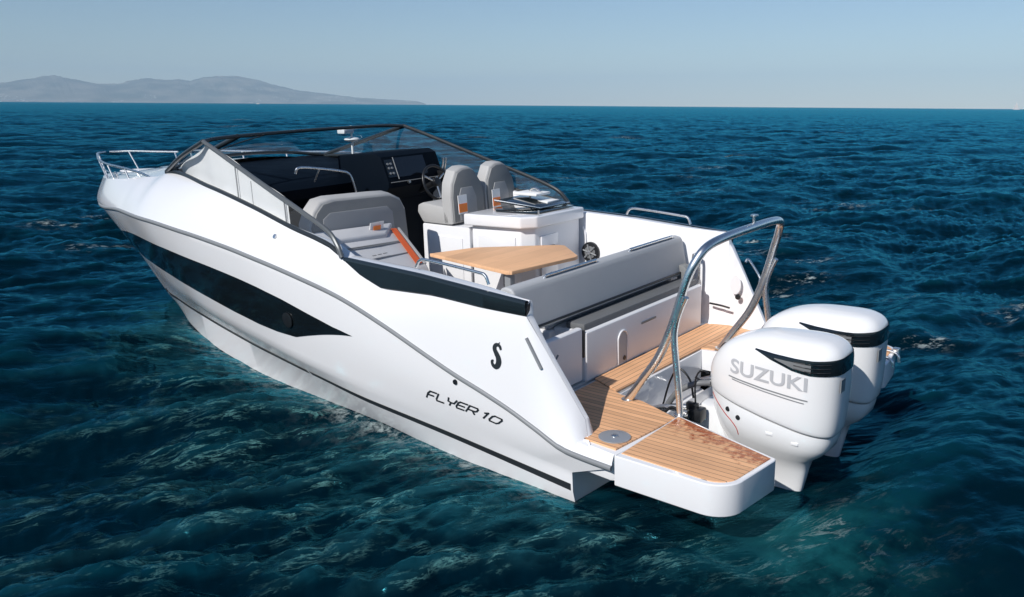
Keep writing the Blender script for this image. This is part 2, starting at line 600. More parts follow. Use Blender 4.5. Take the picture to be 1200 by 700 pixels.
    def ramp(v, lo, hi, o0=0.0, o1=1.0):
        n_ = N(nt, "ShaderNodeMapRange", interpolation_type='SMOOTHSTEP')
        L(v, n_.inputs[0])
        n_.inputs[1].default_value = lo
        n_.inputs[2].default_value = hi
        n_.inputs[3].default_value = o0
        n_.inputs[4].default_value = o1
        return n_.outputs[0]
    def mixc(f, a, b_):
        n_ = N(nt, "ShaderNodeMixRGB")
        L(f, n_.inputs[0])
        for k, v in ((1, a), (2, b_)):
            if isinstance(v, tuple):
                n_.inputs[k].default_value = (*v, 1)
            else:
                L(v, n_.inputs[k])
        return n_.outputs[0]
    st = (R_(62), 0.42, 1.0)
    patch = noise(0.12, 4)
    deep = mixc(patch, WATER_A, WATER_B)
    deep = mixc(math_('MULTIPLY', ramp(attr('height'), 0.2, 2.0), 0.7), deep, WATER_CREST_GLOW)  # crest tint paints in sunlight scattering through thin wave tops
    # aerated pale water in the wash: streaky
    n_a = noise(2.2, 8, 0.7, (R_(66), 0.36, 1.3), 0.5)
    wash = math_('MULTIPLY', math_('MULTIPLY', attr("wash"), ramp(n_a, 0.40, 0.68)), ramp(attr('ripple'), -1.0, 1.2))
    c = mixc(math_('MULTIPLY', wash, 0.8), deep, (0.014, 0.068, 0.086))
    pr = math_('MULTIPLY', attr("prop"), ramp(noise(2.2, 5, 0.6), 0.30, 0.65))
    c = mixc(math_('MULTIPLY', pr, 0.9), c, (0.008, 0.085, 0.095))
    # thin lacy foam
    n_f = noise(5.0, 8, 0.68, (R_(62), 0.5, 1.0), 0.6)
    vor = N(nt, "ShaderNodeTexVoronoi", feature='DISTANCE_TO_EDGE')
    vor.inputs["Scale"].default_value = 3.4
    dv = N(nt, "ShaderNodeVectorMath", operation='MULTIPLY_ADD')
    nz = N(nt, "ShaderNodeTexNoise")
    nz.inputs["Scale"].default_value = 2.5
    nz.inputs["Detail"].default_value = 4
    L(tc.outputs["Object"], nz.inputs["Vector"])
    L(nz.outputs["Color"], dv.inputs[0])
    dv.inputs[1].default_value = (0.55, 0.55, 0.0)
    L(tc.outputs["Object"], dv.inputs[2])
    L(dv.outputs[0], vor.inputs["Vector"])
    lace = ramp(vor.outputs["Distance"], 0.0, 0.085, 1.0, 0.0)
    wisp = noise(5.0, 8, 0.72, (R_(66), 0.32, 1.3), 0.5)
    wr = ramp(math_('ABSOLUTE', math_('SUBTRACT', wisp, 0.5)), 0.0, 0.032, 1.0, 0.0)
    f1 = math_('MULTIPLY', math_('MULTIPLY', math_('MULTIPLY', wr, ramp(n_f, 0.44, 0.62)), ramp(attr("wash"), 0.03, 0.6)), ramp(attr("ripple"), -1.0, 1.0))
    f2 = math_('MULTIPLY', attr("edge"), ramp(noise(12, 8, 0.75), 0.44, 0.64))
    f3 = math_('MULTIPLY', attr("cap"), ramp(noise(11.0, 8, 0.75, st), 0.52, 0.62))
    f4 = math_('MULTIPLY', math_('MULTIPLY', attr("prop"), wr), ramp(n_f, 0.46, 0.66))
    foam = math_('MAXIMUM', math_('MAXIMUM', math_('MULTIPLY', f1, 0.06), math_('MULTIPLY', f2, 0.55)), math_('MAXIMUM', math_('MULTIPLY', f3, 0.9), math_('MULTIPLY', f4, 0.3)))
    c = mixc(math_('MULTIPLY', f1, 0.9), c, (0.095, 0.285, 0.275))
    c = mixc(foam, c, (0.50, 0.58, 0.57))
    out = nt.nodes["Material Output"]
    nt.nodes.remove(b)
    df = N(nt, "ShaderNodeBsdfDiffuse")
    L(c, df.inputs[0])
    gl = N(nt, "ShaderNodeBsdfGlossy")
    gl.inputs[0].default_value = WATER_REFL
    gl.inputs["Roughness"].default_value = 0.16
    lw = N(nt, "ShaderNodeLayerWeight")
    lw.inputs[0].default_value = 0.5
    fac = math_('MULTIPLY', math_('MULTIPLY_ADD', math_('POWER', lw.outputs["Facing"], 4.7), WATER_SPEC, 0.013), ramp(foam, 0.0, 0.7, 1.0, 0.05))
    ms = N(nt, "ShaderNodeMixShader")
    L(fac, ms.inputs[0])
    L(df.outputs[0], ms.inputs[1])
    L(gl.outputs[0], ms.inputs[2])
    L(ms.outputs[0], out.inputs[0])
    # ripples too fine for the mesh
    r1 = noise(2.3, 4, 0.55, st)
    r2 = noise(9.0, 4, 0.6, st)
    r3 = noise(0.55, 5, 0.6, st)
    bp3 = N(nt, "ShaderNodeBump")
    bp3.inputs["Strength"].default_value = 0.5
    bp3.inputs["Distance"].default_value = 0.32
    L(r3, bp3.inputs["Height"])
    bp = N(nt, "ShaderNodeBump")
    bp.inputs["Strength"].default_value = 0.5
    bp.inputs["Distance"].default_value = 0.065
    L(r1, bp.inputs["Height"])
    L(bp3.outputs[0], bp.inputs["Normal"])
    bp2 = N(nt, "ShaderNodeBump")
    bp2.inputs["Strength"].default_value = 0.7
    bp2.inputs["Distance"].default_value = 0.017
    L(r2, bp2.inputs["Height"])
    L(bp.outputs[0], bp2.inputs["Normal"])
    for n_ in (df, gl, lw):
        L(bp2.outputs[0], n_.inputs["Normal"])
    return o
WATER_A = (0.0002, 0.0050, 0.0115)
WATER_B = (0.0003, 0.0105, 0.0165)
WATER_CREST_GLOW = (0.0012, 0.030, 0.046)
WATER_SPEC = 0.80
WATER_REFL = (0.09, 0.54, 0.69, 1)
build_water()
#WATER-END
# ------------------------------------------------------------------ hull surface
#HULL-BEGIN
def pchip(xs, ys, x):
    xs, ys, x = np.asarray(xs, float), np.asarray(ys, float), np.asarray(x, float)
    h = np.diff(xs)
    d = np.diff(ys) / h
    m = np.zeros(len(xs))
    for i in range(1, len(xs) - 1):
        if d[i - 1] * d[i] > 0:
            w1, w2 = 2 * h[i] + h[i - 1], h[i] + 2 * h[i - 1]
            m[i] = (w1 + w2) / (w1 / d[i - 1] + w2 / d[i])
    m[0], m[-1] = d[0], d[-1]
    k = np.clip(np.searchsorted(xs, x) - 1, 0, len(xs) - 2)
    t = (np.clip(x, xs[0], xs[-1]) - xs[k]) / h[k]
    return ((1 + 2 * t) * (1 - t) ** 2 * ys[k] + t * (1 - t) ** 2 * h[k] * m[k] + t * t * (3 - 2 * t) * ys[k + 1] + t * t * (t - 1) * h[k] * m[k + 1])

# feature lines of the port side, stern to stem: (x, y, z)
LR = np.array([(-.31, 1.492, .375), (-.1, 1.492, .387), (.03, 1.494, .402), (.232, 1.494, .481), (.442, 1.495, .564), (.655, 1.499, .635), (.889, 1.5, .703), (1.124, 1.501, .782), (1.579, 1.502, .94), (2.067, 1.502, 1.081), (2.5, 1.501, 1.16), (2.97, 1.5, 1.233), (3.45, 1.483, 1.291), (4.16, 1.44, 1.345), (5.0, 1.34, 1.375), (6.0, 1.09, 1.36), (7.0, .785, 1.285), (7.6, .545, 1.25), (8.0, .345, 1.235), (8.3, .15, 1.23), (8.42, 0, 1.23)])
LD = np.array([(-.31, 1.462, .452), (-.13, 1.44, .455), (-.05, 1.35, .458), (-.02, 1.33, .55), (.345, 1.42, 1.165), (.42, 1.42, 1.165), (.7, 1.43, 1.17), (1.12, 1.43, 1.19), (1.63, 1.43, 1.17), (1.85, 1.425, 1.235), (2.03, 1.42, 1.325), (2.2, 1.41, 1.40), (2.7, 1.365, 1.485), (3.3, 1.305, 1.60), (4.05, 1.205, 1.705), (5.0, 1.0, 1.775), (5.18, .98, 1.765), (5.36, .955, 1.728), (5.7, .92, 1.70), (6.3, .835, 1.645), (7.0, .68, 1.592), (7.6, .45, 1.55), (8.0, .26, 1.54), (8.22, .115, 1.536), (8.32, 0, 1.534)])
LS = np.array([(.0, 1.44, .115), (1.0, 1.415, .195), (1.8, 1.405, .25), (2.6, 1.335, .30), (3.4, 1.22, .32), (4.2, 1.06, .325), (4.87, .90, .32), (5.7, .69, .32), (6.2, .53, .29), (6.75, .27, .22), (7.15, .0, .10)])
LW = np.array([(.0, 1.415, .02), (1.0, 1.37, .03), (2.0, 1.25, .04), (3.4, 1.16, .05), (4.45, .99, .06), (5.68, .63, .07), (6.6, .23, .07), (7.12, .0, .05)])
LK = np.array([(.0, .0, -.55), (3, 0, -.55), (5, 0, -.5), (6.2, 0, -.3), (7.0, 0, -.02)])
LQ = np.array([(-.0, 1.446, .245), (.5, 1.45, .285), (1.1, 1.452, .335), (1.75, 1.452, .385), (2.6, 1.43, .45), (3.4, 1.36, .52), (4.2, 1.25, .57), (5.0, 1.06, .60), (5.7, .85, .60), (6.3, .62, .56), (6.9, .34, .47), (7.38, .0, .32)])

def line_at(LN, u, lin=False):
    """u in 0..1 from stern to stem"""
    x = LN[0, 0] + u * (LN[-1, 0] - LN[0, 0])
    # the plan curve closes bluntly at the stem, so y is interpolated in a stretched parameter
    def g(v):
        return 1 - np.sqrt(np.clip(1 - v, 0, 1))
    un = (LN[:, 0] - LN[0, 0]) / (LN[-1, 0] - LN[0, 0])
    if lin:
        y = np.interp(x, LN[:, 0], LN[:, 1])
        z = np.interp(x, LN[:, 0], LN[:, 2])
        y2 = pchip(g(un), LN[:, 1], g(u))
        z2 = pchip(LN[:, 0], LN[:, 2], x)
        w = np.clip((x - 2.0) / 0.4, 0, 1)
        y, z = y * (1 - w) + y2 * w, z * (1 - w) + z2 * w
    else:
        y = pchip(g(un), LN[:, 1], g(u))
        z = pchip(LN[:, 0], LN[:, 2], x)
    return np.stack([x, y, z], -1)

def hull_pt(u, t):
    """port topsides: t 0..1 stripe->knuckle, 1..2 knuckle->rub rail, 2..3 rub rail->deck edge"""
    u, t = np.broadcast_arrays(np.asarray(u, float), np.asarray(t, float))
    S, Q, Rr, Dd = line_at(LS, u), line_at(LQ, u), line_at(LR, u), line_at(LD, u, True)
    t1 = np.clip(t, 0, 1)[..., None]
    t2 = np.clip(t - 1, 0, 1)[..., None]
    t3 = np.clip(t - 2, 0, 1)[..., None]
    P = S + (Q - S) * t1
    P2 = Q + (Rr - Q) * t2
    bul = 0.028 * np.sin(np.pi * t2[..., 0]) * np.clip((u - 0.02) / 0.2, 0, 1) * (1 - u)
    P2 = P2 + np.stack([0 * bul, bul, 0 * bul], -1)
    a = t3[..., 0] * np.pi / 2
    ell = np.stack([Rr[..., 0] + (Dd[..., 0] - Rr[..., 0]) * t3[..., 0], Rr[..., 1] + (Dd[..., 1] - Rr[..., 1]) * (1 - np.cos(a)), Rr[..., 2] + (Dd[..., 2] - Rr[..., 2]) * np.sin(a)], -1)
    lin = Rr + (Dd - Rr) * t3
    ob = 0.035 * np.sin(np.pi * t3[..., 0] ** 0.55) * np.clip((u - 0.72) / 0.2, 0, 1)
    kb = (0.38 - 0.33 * np.clip((u - 0.7) / 0.2, 0, 1))[..., None]
    P3 = ell * kb + lin * (1 - kb)
    k_ = np.clip((u - 0.9) / 0.1, 0, 1)
    P3 = P3 + np.stack([ob * (0.45 + 0.55 * k_), ob * (1 - k_ ** 2), 0 * ob], -1)
    tt = t[..., None]
    return np.where(tt <= 1, P, np.where(tt <= 2, P2, P3))
#HULL-END

def surf_nrm(u, t):
    e = 1e-3
    a = hull_pt(np.clip(u + e, 0, 1), t) - hull_pt(np.clip(u - e, 0, 1), t)
    b = hull_pt(u, np.clip(t + e, 0, 3)) - hull_pt(u, np.clip(t - e, 0, 3))
    n = np.cross(b, a)
    n /= np.linalg.norm(n, axis=-1, keepdims=True) + 1e-12
    return np.where(n[..., 1:2] < 0, -n, n)

def on_hull(u, t, off):
    u, t = np.broadcast_arrays(np.asarray(u, float), np.asarray(t, float))
    return hull_pt(u, t) + surf_nrm(u, t) * off

def grid_mesh(bm, P, flip=1):
    V = [[bm.verts.new((p[0], p[1] * flip, p[2])) for p in r] for r in P]
    for a, b in zip(V, V[1:]):
        for k in range(len(a) - 1):
            if (a[k].co - b[k].co).length < 1e-6 and (a[k + 1].co - b[k + 1].co).length < 1e-6:
                continue
            try:
                bm.faces.new((a[k], a[k + 1], b[k + 1], b[k]))
            except ValueError:
                pass
    return V

# ------------------------------------------------------------------ the motorboat
boat = bpy.data.objects.new("motorboat", None)
COL.objects.link(boat)
boat["label"] = "white open motorboat with two outboard engines and teak swim platforms on the sea"
boat["category"] = "motorboat"
TP, TR = R_(-0.48), R_(-2.427)
cp, sp_, cr, sr = math.cos(TP), math.sin(TP), math.cos(TR), math.sin(TR)
BM_ = Matrix(((cp, 0, -sp_), (0, 1, 0), (sp_, 0, cp))) @ Matrix(((1, 0, 0), (0, cr, -sr), (0, sr, cr)))
boat.matrix_world = BM_.to_4x4()
DK = 0.46                                   # deck level, boat frame

# --- hull shell
us = np.unique(np.concatenate([1 - (1 - np.linspace(0, 1, 120)) ** 1.6, [(x + .31) / 8.58 for x in (-.13, -.05, -.02, .345, .42, 1.63, 1.85, 2.03, 2.2)]]))
ts = np.concatenate([np.linspace(0, 1, 5), np.linspace(1, 2, 13)[1:], np.linspace(2, 3, 13)[1:]])
bm = bmesh.new()
Ug, Tg = np.meshgrid(us, ts, indexing='ij')
PH = hull_pt(Ug, Tg)
Kp, Wp = line_at(LK, us), line_at(LW, us)
low = np.stack([Kp, Kp * 0.4 + Wp * 0.6, Wp], 1)
full = np.concatenate([low, PH], 1)
for f in (1, -1):
    grid_mesh(bm, full, f)
bmesh.ops.remove_doubles(bm, verts=bm.verts[:], dist=1e-4)
hull = from_bm("hull", bm, GEL, boat, 28)
# transom below the platforms
bm = bmesh.new()
tp = [tuple(full[0, k]) for k in range(full.shape[1]) if k <= 2 + 5]
lp = [(p[0] + .004, p[1], p[2]) for p in tp]
ring = lp + [(p[0], -p[1], p[2]) for p in lp[::-1][:-1]]
bm.faces.new([bm.verts.new(p) for p in ring])
from_bm("transom", bm, GEL, boat)

def strip(name, u0, u1, tlo, tup, off, m, parent, n=120, k=3, thick=None, flips=(1, -1)):
    for f in flips:
        bm = bmesh.new()
        uu = np.linspace(u0, u1, n)
        lo, hi = tlo(uu), tup(uu)
        w = np.linspace(0, 1, k + 1)[None, :]
        T = lo[:, None] * (1 - w) + hi[:, None] * w
        P = on_hull(uu[:, None] + 0 * T, T, off)
        grid_mesh(bm, P, f)
        from_bm(name, bm, m, parent, 60)

# hull windows
wu = np.array([.2548, .282, .318, .355, .394, .44, .49, .548, .60, .66, .80, .90])
wt = np.array([1.622, 1.612, 1.635, 1.665, 1.68, 1.682, 1.682, 1.681, 1.684, 1.682, 1.67, 1.62])
vu = np.array([.2548, .30, .35, .386, .425, .478, .536, .588, .66, .80, .90])
vt = np.array([1.620, 1.46, 1.278, 1.236, 1.212, 1.215, 1.238, 1.255, 1.258, 1.27, 1.40])
strip("hull_window", .2548, .865, lambda u: np.interp(u, vu, vt), lambda u: np.interp(u, wu, wt), .004, BLACKG, hull, 160, 8)
for f in (1, -1):                            # opening porthole set into the dark hull window
    c = on_hull(.3535, 1.452, .006)
    n = surf_nrm(np.array(.3535), np.array(1.452))
    bm = bmesh.new()
    bm_disc(bm, (c[0], c[1] * f, c[2]), (n[0], n[1] * f, n[2]), .062, .012, 28, .004)
    p = from_bm("porthole", bm, BLACK, hull)
# rub rail
for f in (1, -1):
    bm = bmesh.new()
    uu = 1 - (1 - np.linspace(0, .9995, 200)) ** 1.5
    L0 = line_at(LR, uu)
    nn = surf_nrm(uu, np.full(uu.shape, 2.02))
    rings = []
    for p, q in zip(L0, nn):
        o_ = np.array([q[0], q[1], 0])
        o_ /= np.linalg.norm(o_) + 1e-9
        z = np.array([0, 0, 1.0])
        prof = [(-.004, -.016), (.008, -.015), (.014, -.008), (.014, .008), (.008, .015), (-.004, .016)]
        rings.append([tuple((p + o_ * a + z * b) * [1, f, 1]) for a, b in prof])
    bm_loft(bm, rings)
    from_bm("rub_rail", bm, GREYL, hull, 60)
# dark spray stripe just above the chine, in two lengths
kk = 1.0
gap = .372
def s_lo(u): return np.full(u.shape, .02)
def s_hi(u): return .02 + np.interp(u, [0, .15, .35, .6, .9, 1], [.36, .32, .22, .17, .15, .13])
strip("boot_stripe", .002, gap - .003, s_lo, s_hi, .003, LETTER, hull, 60)
strip("boot_stripe", gap + .003, .985, s_lo, s_hi, .003, LETTER, hull, 80)

# --- lettering made of strokes, laid on the hull's surface
GLY = {
    'F': [[(0, 0), (0, .62), (.2, 1), (1, 1)], [(0.0, .48), (.8, .48)]],
    'L': [[(0, 1), (0, .2), (.12, 0), (1, 0)]],
    'Y': [[(0, 1), (.12, .55), (.5, .45), (.88, .45), (1, 1)], [(.5, .45), (.5, 0)]],
    'E': [[(1, 1), (.15, 1), (0, .8), (0, .2), (.15, 0), (1, 0)], [(0, .5), (.85, .5)]],
    'R': [[(0, 0), (0, 1), (.85, 1), (1, .85), (1, .55), (.85, .42), (0, .42)], [(.55, .42), (1, 0)]],
    '1': [[(.1, .8), (.55, 1), (.55, 0)]],
    '0': [[(.15, 0), (0, .2), (0, .8), (.15, 1), (.85, 1), (1, .8), (1, .2), (.85, 0), (.15, 0)]],
}
def strokes(word, lw, lh, gapw, sw, slant=0.0):
    """list of 2D quads (metres) for a wide technical lettering"""
    out, x = [], 0.0
    for ch in word:
        if ch == ' ':
            x += lw * .45
            continue
        w = lw * (.62 if ch == '1' else 1)
        for pl in GLY[ch]:
            pts = [Vector((x + a * w + b * lh * slant, b * lh)) for a, b in pl]
            for a, b in zip(pts, pts[1:]):
                d = (b - a).normalized()
                e = Vector((-d.y, d.x)) * sw / 2
                a2, b2 = a - d * sw * .35, b + d * sw * .35
                out.append([a2 - e, b2 - e, b2 + e, a2 + e])
        x += w + gapw
    return out, x - gapw
for f in (1, -1):
  for word in ("FLYER", "10"):
    qs, tw = strokes("FLYER 10", .068, .056, .018, .0125, .35)
    nf = len(strokes("FLYER", .068, .056, .018, .0125, .35)[0])
    qs = qs[:nf] if word == "FLYER" else qs[nf:]
    bm = bmesh.new()
    for i, q in enumerate(qs):
        loc = []
        for v in q:
            a, b = v.x / tw, v.y / .056
            if f == -1:
                a = 1 - a
            u = .1645 + (.0885 - .1645) * a
            t = 1.315 + (1.515 - 1.315) * a + b * (.128 + .04 * a)
            loc.append(on_hull(u, t, .0035 + .00012 * (i % 5)))
        bm.faces.new([bm.verts.new((p[0], p[1] * f, p[2])) for p in loc])
    from_bm("lettering", bm, LETTER, hull)
# S-shaped emblem on the quarter: a curled body with a snout and a fin
body = [(.76, .80, .12), (.66, .93, .17), (.48, .96, .19), (.34, .87, .20), (.33, .73, .23), (.46, .60, .28), (.60, .47, .30), (.66, .33, .30), (.60, .17, .27), (.44, .07, .23), (.27, .10, .19), (.20, .22, .14), (.30, .29, .08)]
bp_ = smooth_path([(a, b, 0) for a, b, w in body], 5)
bw = np.interp(np.linspace(0, len(body) - 1, len(bp_)), range(len(body)), [b[2] for b in body])
for f in (1, -1):
    bm = bmesh.new()
    def emb(a, b, k=0):
        # emblem box: .10 m wide, .17 m high
        u = .0992 - (a - .5) * .0130
        z = 2.436 + (b - .5) * .265
        p = on_hull(u, z, .0035 + k * .0004)
        return bm.verts.new((p[0], p[1] * f, p[2]))
    prev = None
    for i, p in enumerate(bp_):
        t = (bp_[min(i + 1, len(bp_) - 1)] - bp_[max(i - 1, 0)]).normalized()
        e = Vector((-t.y, t.x, 0)) * bw[i] * .62
        cur = (emb(p.x - e.x, p.y - e.y * .62), emb(p.x + e.x, p.y + e.y * .62))
        if prev:
            bm.faces.new((prev[0], cur[0], cur[1], prev[1]))
        prev = cur
    bm.faces.new([emb(a, b, 1) for a, b in ((.52, 1.0), (.66, 1.12), (.62, .96))])
    from_bm("emblem", bm, LETTER, hull)
# small through-hull fittings and the recessed grab slots on the quarters
for f in (1, -1):
    for (u, t, r) in ((.3642, 2.633, .02), (.1361, 1.885, .018)):
        c, n = on_hull(u, t, -.002), surf_nrm(np.array(u), np.array(t))
        disc("skin_fitting", (c[0], c[1] * f, c[2]), (n[0], n[1] * f, n[2]), r, .012, BLACK if t < 2 else STEEL, hull, 16, .003)
    bm = bmesh.new()
    a, b = on_hull(.0747, 2.76, .006), on_hull(.0627, 2.69, .006)
    bm_tube(bm, [(p[0], p[1] * f, p[2]) for p in (a, (a + b) / 2, b)], .010, 8, 2)
    from_bm("grab_slot", bm, GREYL, hull)

# --- dark coaming panels along both sides of the cockpit
PANEL = simple("smoked_panel", (0.014, 0.021, 0.026), 0.20, coat=0.35, nscale=2, namt=0.2)
PT = np.array([(.30, 1.425, 1.248), (.55, 1.425, 1.262), (1.28, 1.425, 1.312), (2.04, 1.42, 1.338)])
for f in (1, -1):
    bm = bmesh.new()
    rows = []
    for x in np.unique(np.concatenate([np.linspace(.35, 2.03, 50), [.42, 1.63, 1.85]])):
        d = line_at(LD, np.array((x + .31) / 8.58), True)
        zt, yt = np.interp(x, PT[:, 0], PT[:, 2]), np.interp(x, PT[:, 0], PT[:, 1])
        rows.append([(d[0], d[1] - .004, d[2]), (d[0], d[1] + .005, d[2] + .008), (x, yt + .006, zt - .012), (x, yt + .003, zt + .006), (x, yt - .006, zt + .012), (x, yt - .026, zt + .010), (x, yt - .03, zt - .004)])
    grid_mesh(bm, rows, f)
    e0 = [bm.verts.new((x_, y_ * f, z_)) for x_, y_, z_ in ((.349, 1.416, 1.165), (.348, 1.424, 1.172), (.335, 1.428, 1.24), (.33, 1.40, 1.258), (.345, 1.39, 1.20))]
    bm.faces.new(e0)
    pn = from_bm("coaming_panel", bm, PANEL, boat, 50)
    tube("grab_rail", [(1.36, 1.345 * f, 1.345), (1.32, 1.345 * f, 1.395), (1.22, 1.345 * f, 1.402), (.82, 1.345 * f, 1.375), (.74, 1.345 * f, 1.36), (.71, 1.345 * f, 1.305)], .011, STEEL, pn, 10)

# --- inner liner: coaming cap, cockpit sides and wings
def cap_pt(x):
    d = line_at(LD, np.array((x + .31) / 8.58), True)
    if .35 < x < 2.03:
        return np.array((x, np.interp(x, PT[:, 0], PT[:, 1]) - .03, np.interp(x, PT[:, 0], PT[:, 2]) + .001))
    return np.array((d[0], d[1] - .002, d[2]))
for f in (1, -1):
    bm = bmesh.new()
    rows = []
    for x in np.unique(np.concatenate([np.linspace(-.055, 4.75, 140), [-.05, -.02, .345, .352, 2.028, 2.032]])):
        c = cap_pt(x)
        yi = min(1.29 + .065 * math.exp(-((x - .34) / .28) ** 2), c[1] - .045) if x < 2 else min(1.29, c[1] - .05)
        zc = c[2] + (.008 if x > .35 else .004)
        lo = DK - .005 + .75 * min(1, max(0, (x - 2.9) / 1.3))
        zc = max(zc, lo + .002)
        r_ = min(.022, max(.002, zc - lo))
        rows.append([tuple(c), (x, yi + .03, zc), (x, yi + .008, zc - r_ * .25), (x, yi, zc - r_), (x, yi - .012, min(lo + .05, zc - r_)), (x, yi - .03, lo), (x, yi - .14, lo)])
    grid_mesh(bm, rows, f)
    from_bm("cockpit_side", bm, GEL, boat, 40)
box("cockpit_sole", (.52, 3.75), (-1.17, 1.17), (DK - .06, DK - .004), SOLE, boat, .0)

# --- foredeck with its raised trunk
bm = bmesh.new()
rows = []
for u in us:
    d = line_at(LD, np.array(u), True)
    if d[0] < 5.22:
        continue
    vv = np.linspace(-1, 1, 25)
    cr_ = .05 + .05 * np.clip((d[0] - 4.6) / 1.0, 0, 1) * np.clip((7.6 - d[0]) / 1.5, 0, 1)
    rows.append([(d[0], d[1] * v, d[2] + cr_ * (1 - v * v) * min(1, d[1] / .6)) for v in vv])
grid_mesh(bm, rows)
bmesh.ops.remove_doubles(bm, verts=bm.verts[:], dist=1e-4)
deck = from_bm("foredeck", bm, GEL, boat, 50)
box("deck_hatch", (6.1, 6.6), (-.28, .28), (1.665, 1.71), SCREEN, deck, .02)
prism("anchor_locker_lid", [(7.35, -.2, 1.60), (7.35, .2, 1.60), (7.9, .1, 1.575), (7.9, -.1, 1.575)], (0, 0, .02), GELM, deck, .006)
for f in (1, -1):
    bm = bmesh.new()
    bm_tube(bm, [(7.05, .56 * f, 1.60), (7.05, .56 * f, 1.64), (7.15, .53 * f, 1.64), (7.15, .53 * f, 1.60)], .012, 8, 4)
    from_bm("deck_cleat", bm, STEEL, deck)

# --- bow rail
def brail(f):
    br = tube("bow_rail", [(8.36, .03 * f, 1.80), (8.26, .17 * f, 1.80), (8.0, .30 * f, 1.79), (7.6, .48 * f, 1.775), (7.0, .69 * f, 1.765), (6.4, .82 * f, 1.76), (5.9, .88 * f, 1.735), (5.55, .92 * f, 1.69)], .0125, STEEL, boat, 10)
    for (a, b) in (((8.26, .17, 1.80), (8.02, .20, 1.54)), ((8.0, .30, 1.79), (7.78, .33, 1.545)), ((7.75, .42, 1.78), (7.45, .47, 1.55)), ((6.95, .70, 1.765), (6.8, .70, 1.59)), ((6.3, .83, 1.76), (6.2, .83, 1.63))):
        tube("stanchion", [(a[0], a[1] * f, a[2]), (b[0], b[1] * f, b[2] - .03)], .0105, STEEL, br, 8)
    tube("lower_rail", [(8.14, .185 * f, 1.66), (7.88, .315 * f, 1.66), (7.6, .44 * f, 1.655), (6.88, .70 * f, 1.665)], .007, STEEL, br, 8)
brail(1)
# the starboard rail starts aft of the anchor gap and runs back beside the windscreen
bs = tube("bow_rail", [(8.36, -.03, 1.80), (8.2, -.2, 1.80), (7.87, -.38, 1.79), (7.55, -.52, 1.785)], .0125, STEEL, boat, 10)
for a, b in (((8.2, -.2, 1.80), (8.0, -.22, 1.53)), ((7.6, -.5, 1.785), (7.5, -.5, 1.54))):
    tube("stanchion", [a, b], .0105, STEEL, bs, 8)
bs = tube("bow_rail", [(7.35, -.64, 1.56), (7.42, -.62, 1.77), (7.3, -.66, 1.80), (6.6, -.83, 1.80), (5.9, -.98, 1.80), (5.2, -1.08, 1.815), (4.7, -1.14, 1.80), (4.45, -1.18, 1.72)], .0125, STEEL, boat, 10)
for x, y in ((6.6, -.83), (5.9, -.97), (5.2, -1.06)):
    tube("stanchion", [(x, y, 1.80), (x - .08, y + .02, 1.62)], .0105, STEEL, bs, 8)

# --- windscreen
ws = bpy.data.objects.new("windscreen", None)
link(ws, boat)
AP = (4.08, 1.2, 2.115)
side_top = [(2.05, 1.422, 1.345), (2.10, 1.415, 1.43), (2.22, 1.40, 1.525), (2.55, 1.372, 1.640), (3.2, 1.305, 1.842), (3.8, 1.235, 2.032), AP]
for f in (1, -1):
    bm = bmesh.new()
    bm_tube(bm, [(x, y * f, z) for x, y, z in side_top], .019, 10, 6)
    from_bm("side_frame", bm, FRAMEG if f == 1 else FRAME, ws)
    bm = bmesh.new()
    base = [line_at(LD, np.array((x + .31) / 8.58), True) for x in np.linspace(2.06, 5.15, 24)]
    bm_tube(bm, [(p[0], (p[1] - .015) * f, p[2] + .012) for p in base], .019, 10, 2)
    from_bm("base_frame", bm, FRAME, ws)
    tube("front_pillar", [(AP[0], AP[1] * f, AP[2]), (4.6, 1.12 * f, 1.965), (5.17, .965 * f, 1.79)], .022, FRAME, ws, 10)
    # curved side pane between sill and frame
    sp3 = smooth_path([Vector(p) for p in side_top], 8)
    xs_ = np.array([p.x for p in sp3]); zs_ = np.array([p.z for p in sp3]); ys_ = np.array([p.y for p in sp3])
    rows = []
    for x in np.linspace(2.08, 5.12, 46):
        d = line_at(LD, np.array((x + .31) / 8.58), True)
        b0 = np.array((x, d[1] - .016, d[2] + .01))
        if x <= AP[0]:
            t0 = np.array((x, np.interp(x, xs_, ys_), np.interp(x, xs_, zs_)))
        else:
            k = (x - AP[0]) / (5.17 - AP[0])
            t0 = np.array((x, AP[1] + (.965 - AP[1]) * k, AP[2] + (1.79 - AP[2]) * k))
        t0[1] -= .003
        rows.append([tuple(b0 + (t0 - b0) * k) for k in np.linspace(0, 1, 6)])
    bm = bmesh.new()
    grid_mesh(bm, rows, f)
    from_bm("side_glass", bm, GLASS, ws)
    # pale sheet added inside the forward port pane for unidentified pale shapes
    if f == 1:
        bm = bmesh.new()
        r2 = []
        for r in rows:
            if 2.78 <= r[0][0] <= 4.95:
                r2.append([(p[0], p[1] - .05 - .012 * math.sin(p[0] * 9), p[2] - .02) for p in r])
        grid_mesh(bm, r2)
        from_bm("pale_sheet", bm, TAGW, ws)
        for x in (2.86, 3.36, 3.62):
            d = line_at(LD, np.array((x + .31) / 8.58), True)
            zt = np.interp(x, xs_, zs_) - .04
            tube("sheet_line", [(x, d[1] - .058, d[2]), (x, np.interp(x, xs_, ys_) - .045, min(zt, d[2] + (.34 if x > 3.5 else .2)))], .006, VINYLM, ws, 6)
topbar = [(AP[0], -AP[1], AP[2]), (4.16, -.98, 2.128), (4.22, -.5, 2.132), (4.24, 0, 2.133), (4.22, .5, 2.132), (4.16, .98, 2.128), AP]
tube("top_bar", topbar, .017, FRAME, ws, 10)
base_front = [(5.17, -.965, 1.79), (5.36, -.55, 1.845), (5.42, 0, 1.865), (5.36, .55, 1.845), (5.17, .965, 1.79)]
tube("front_sill", base_front, .018, FRAME, ws, 10)
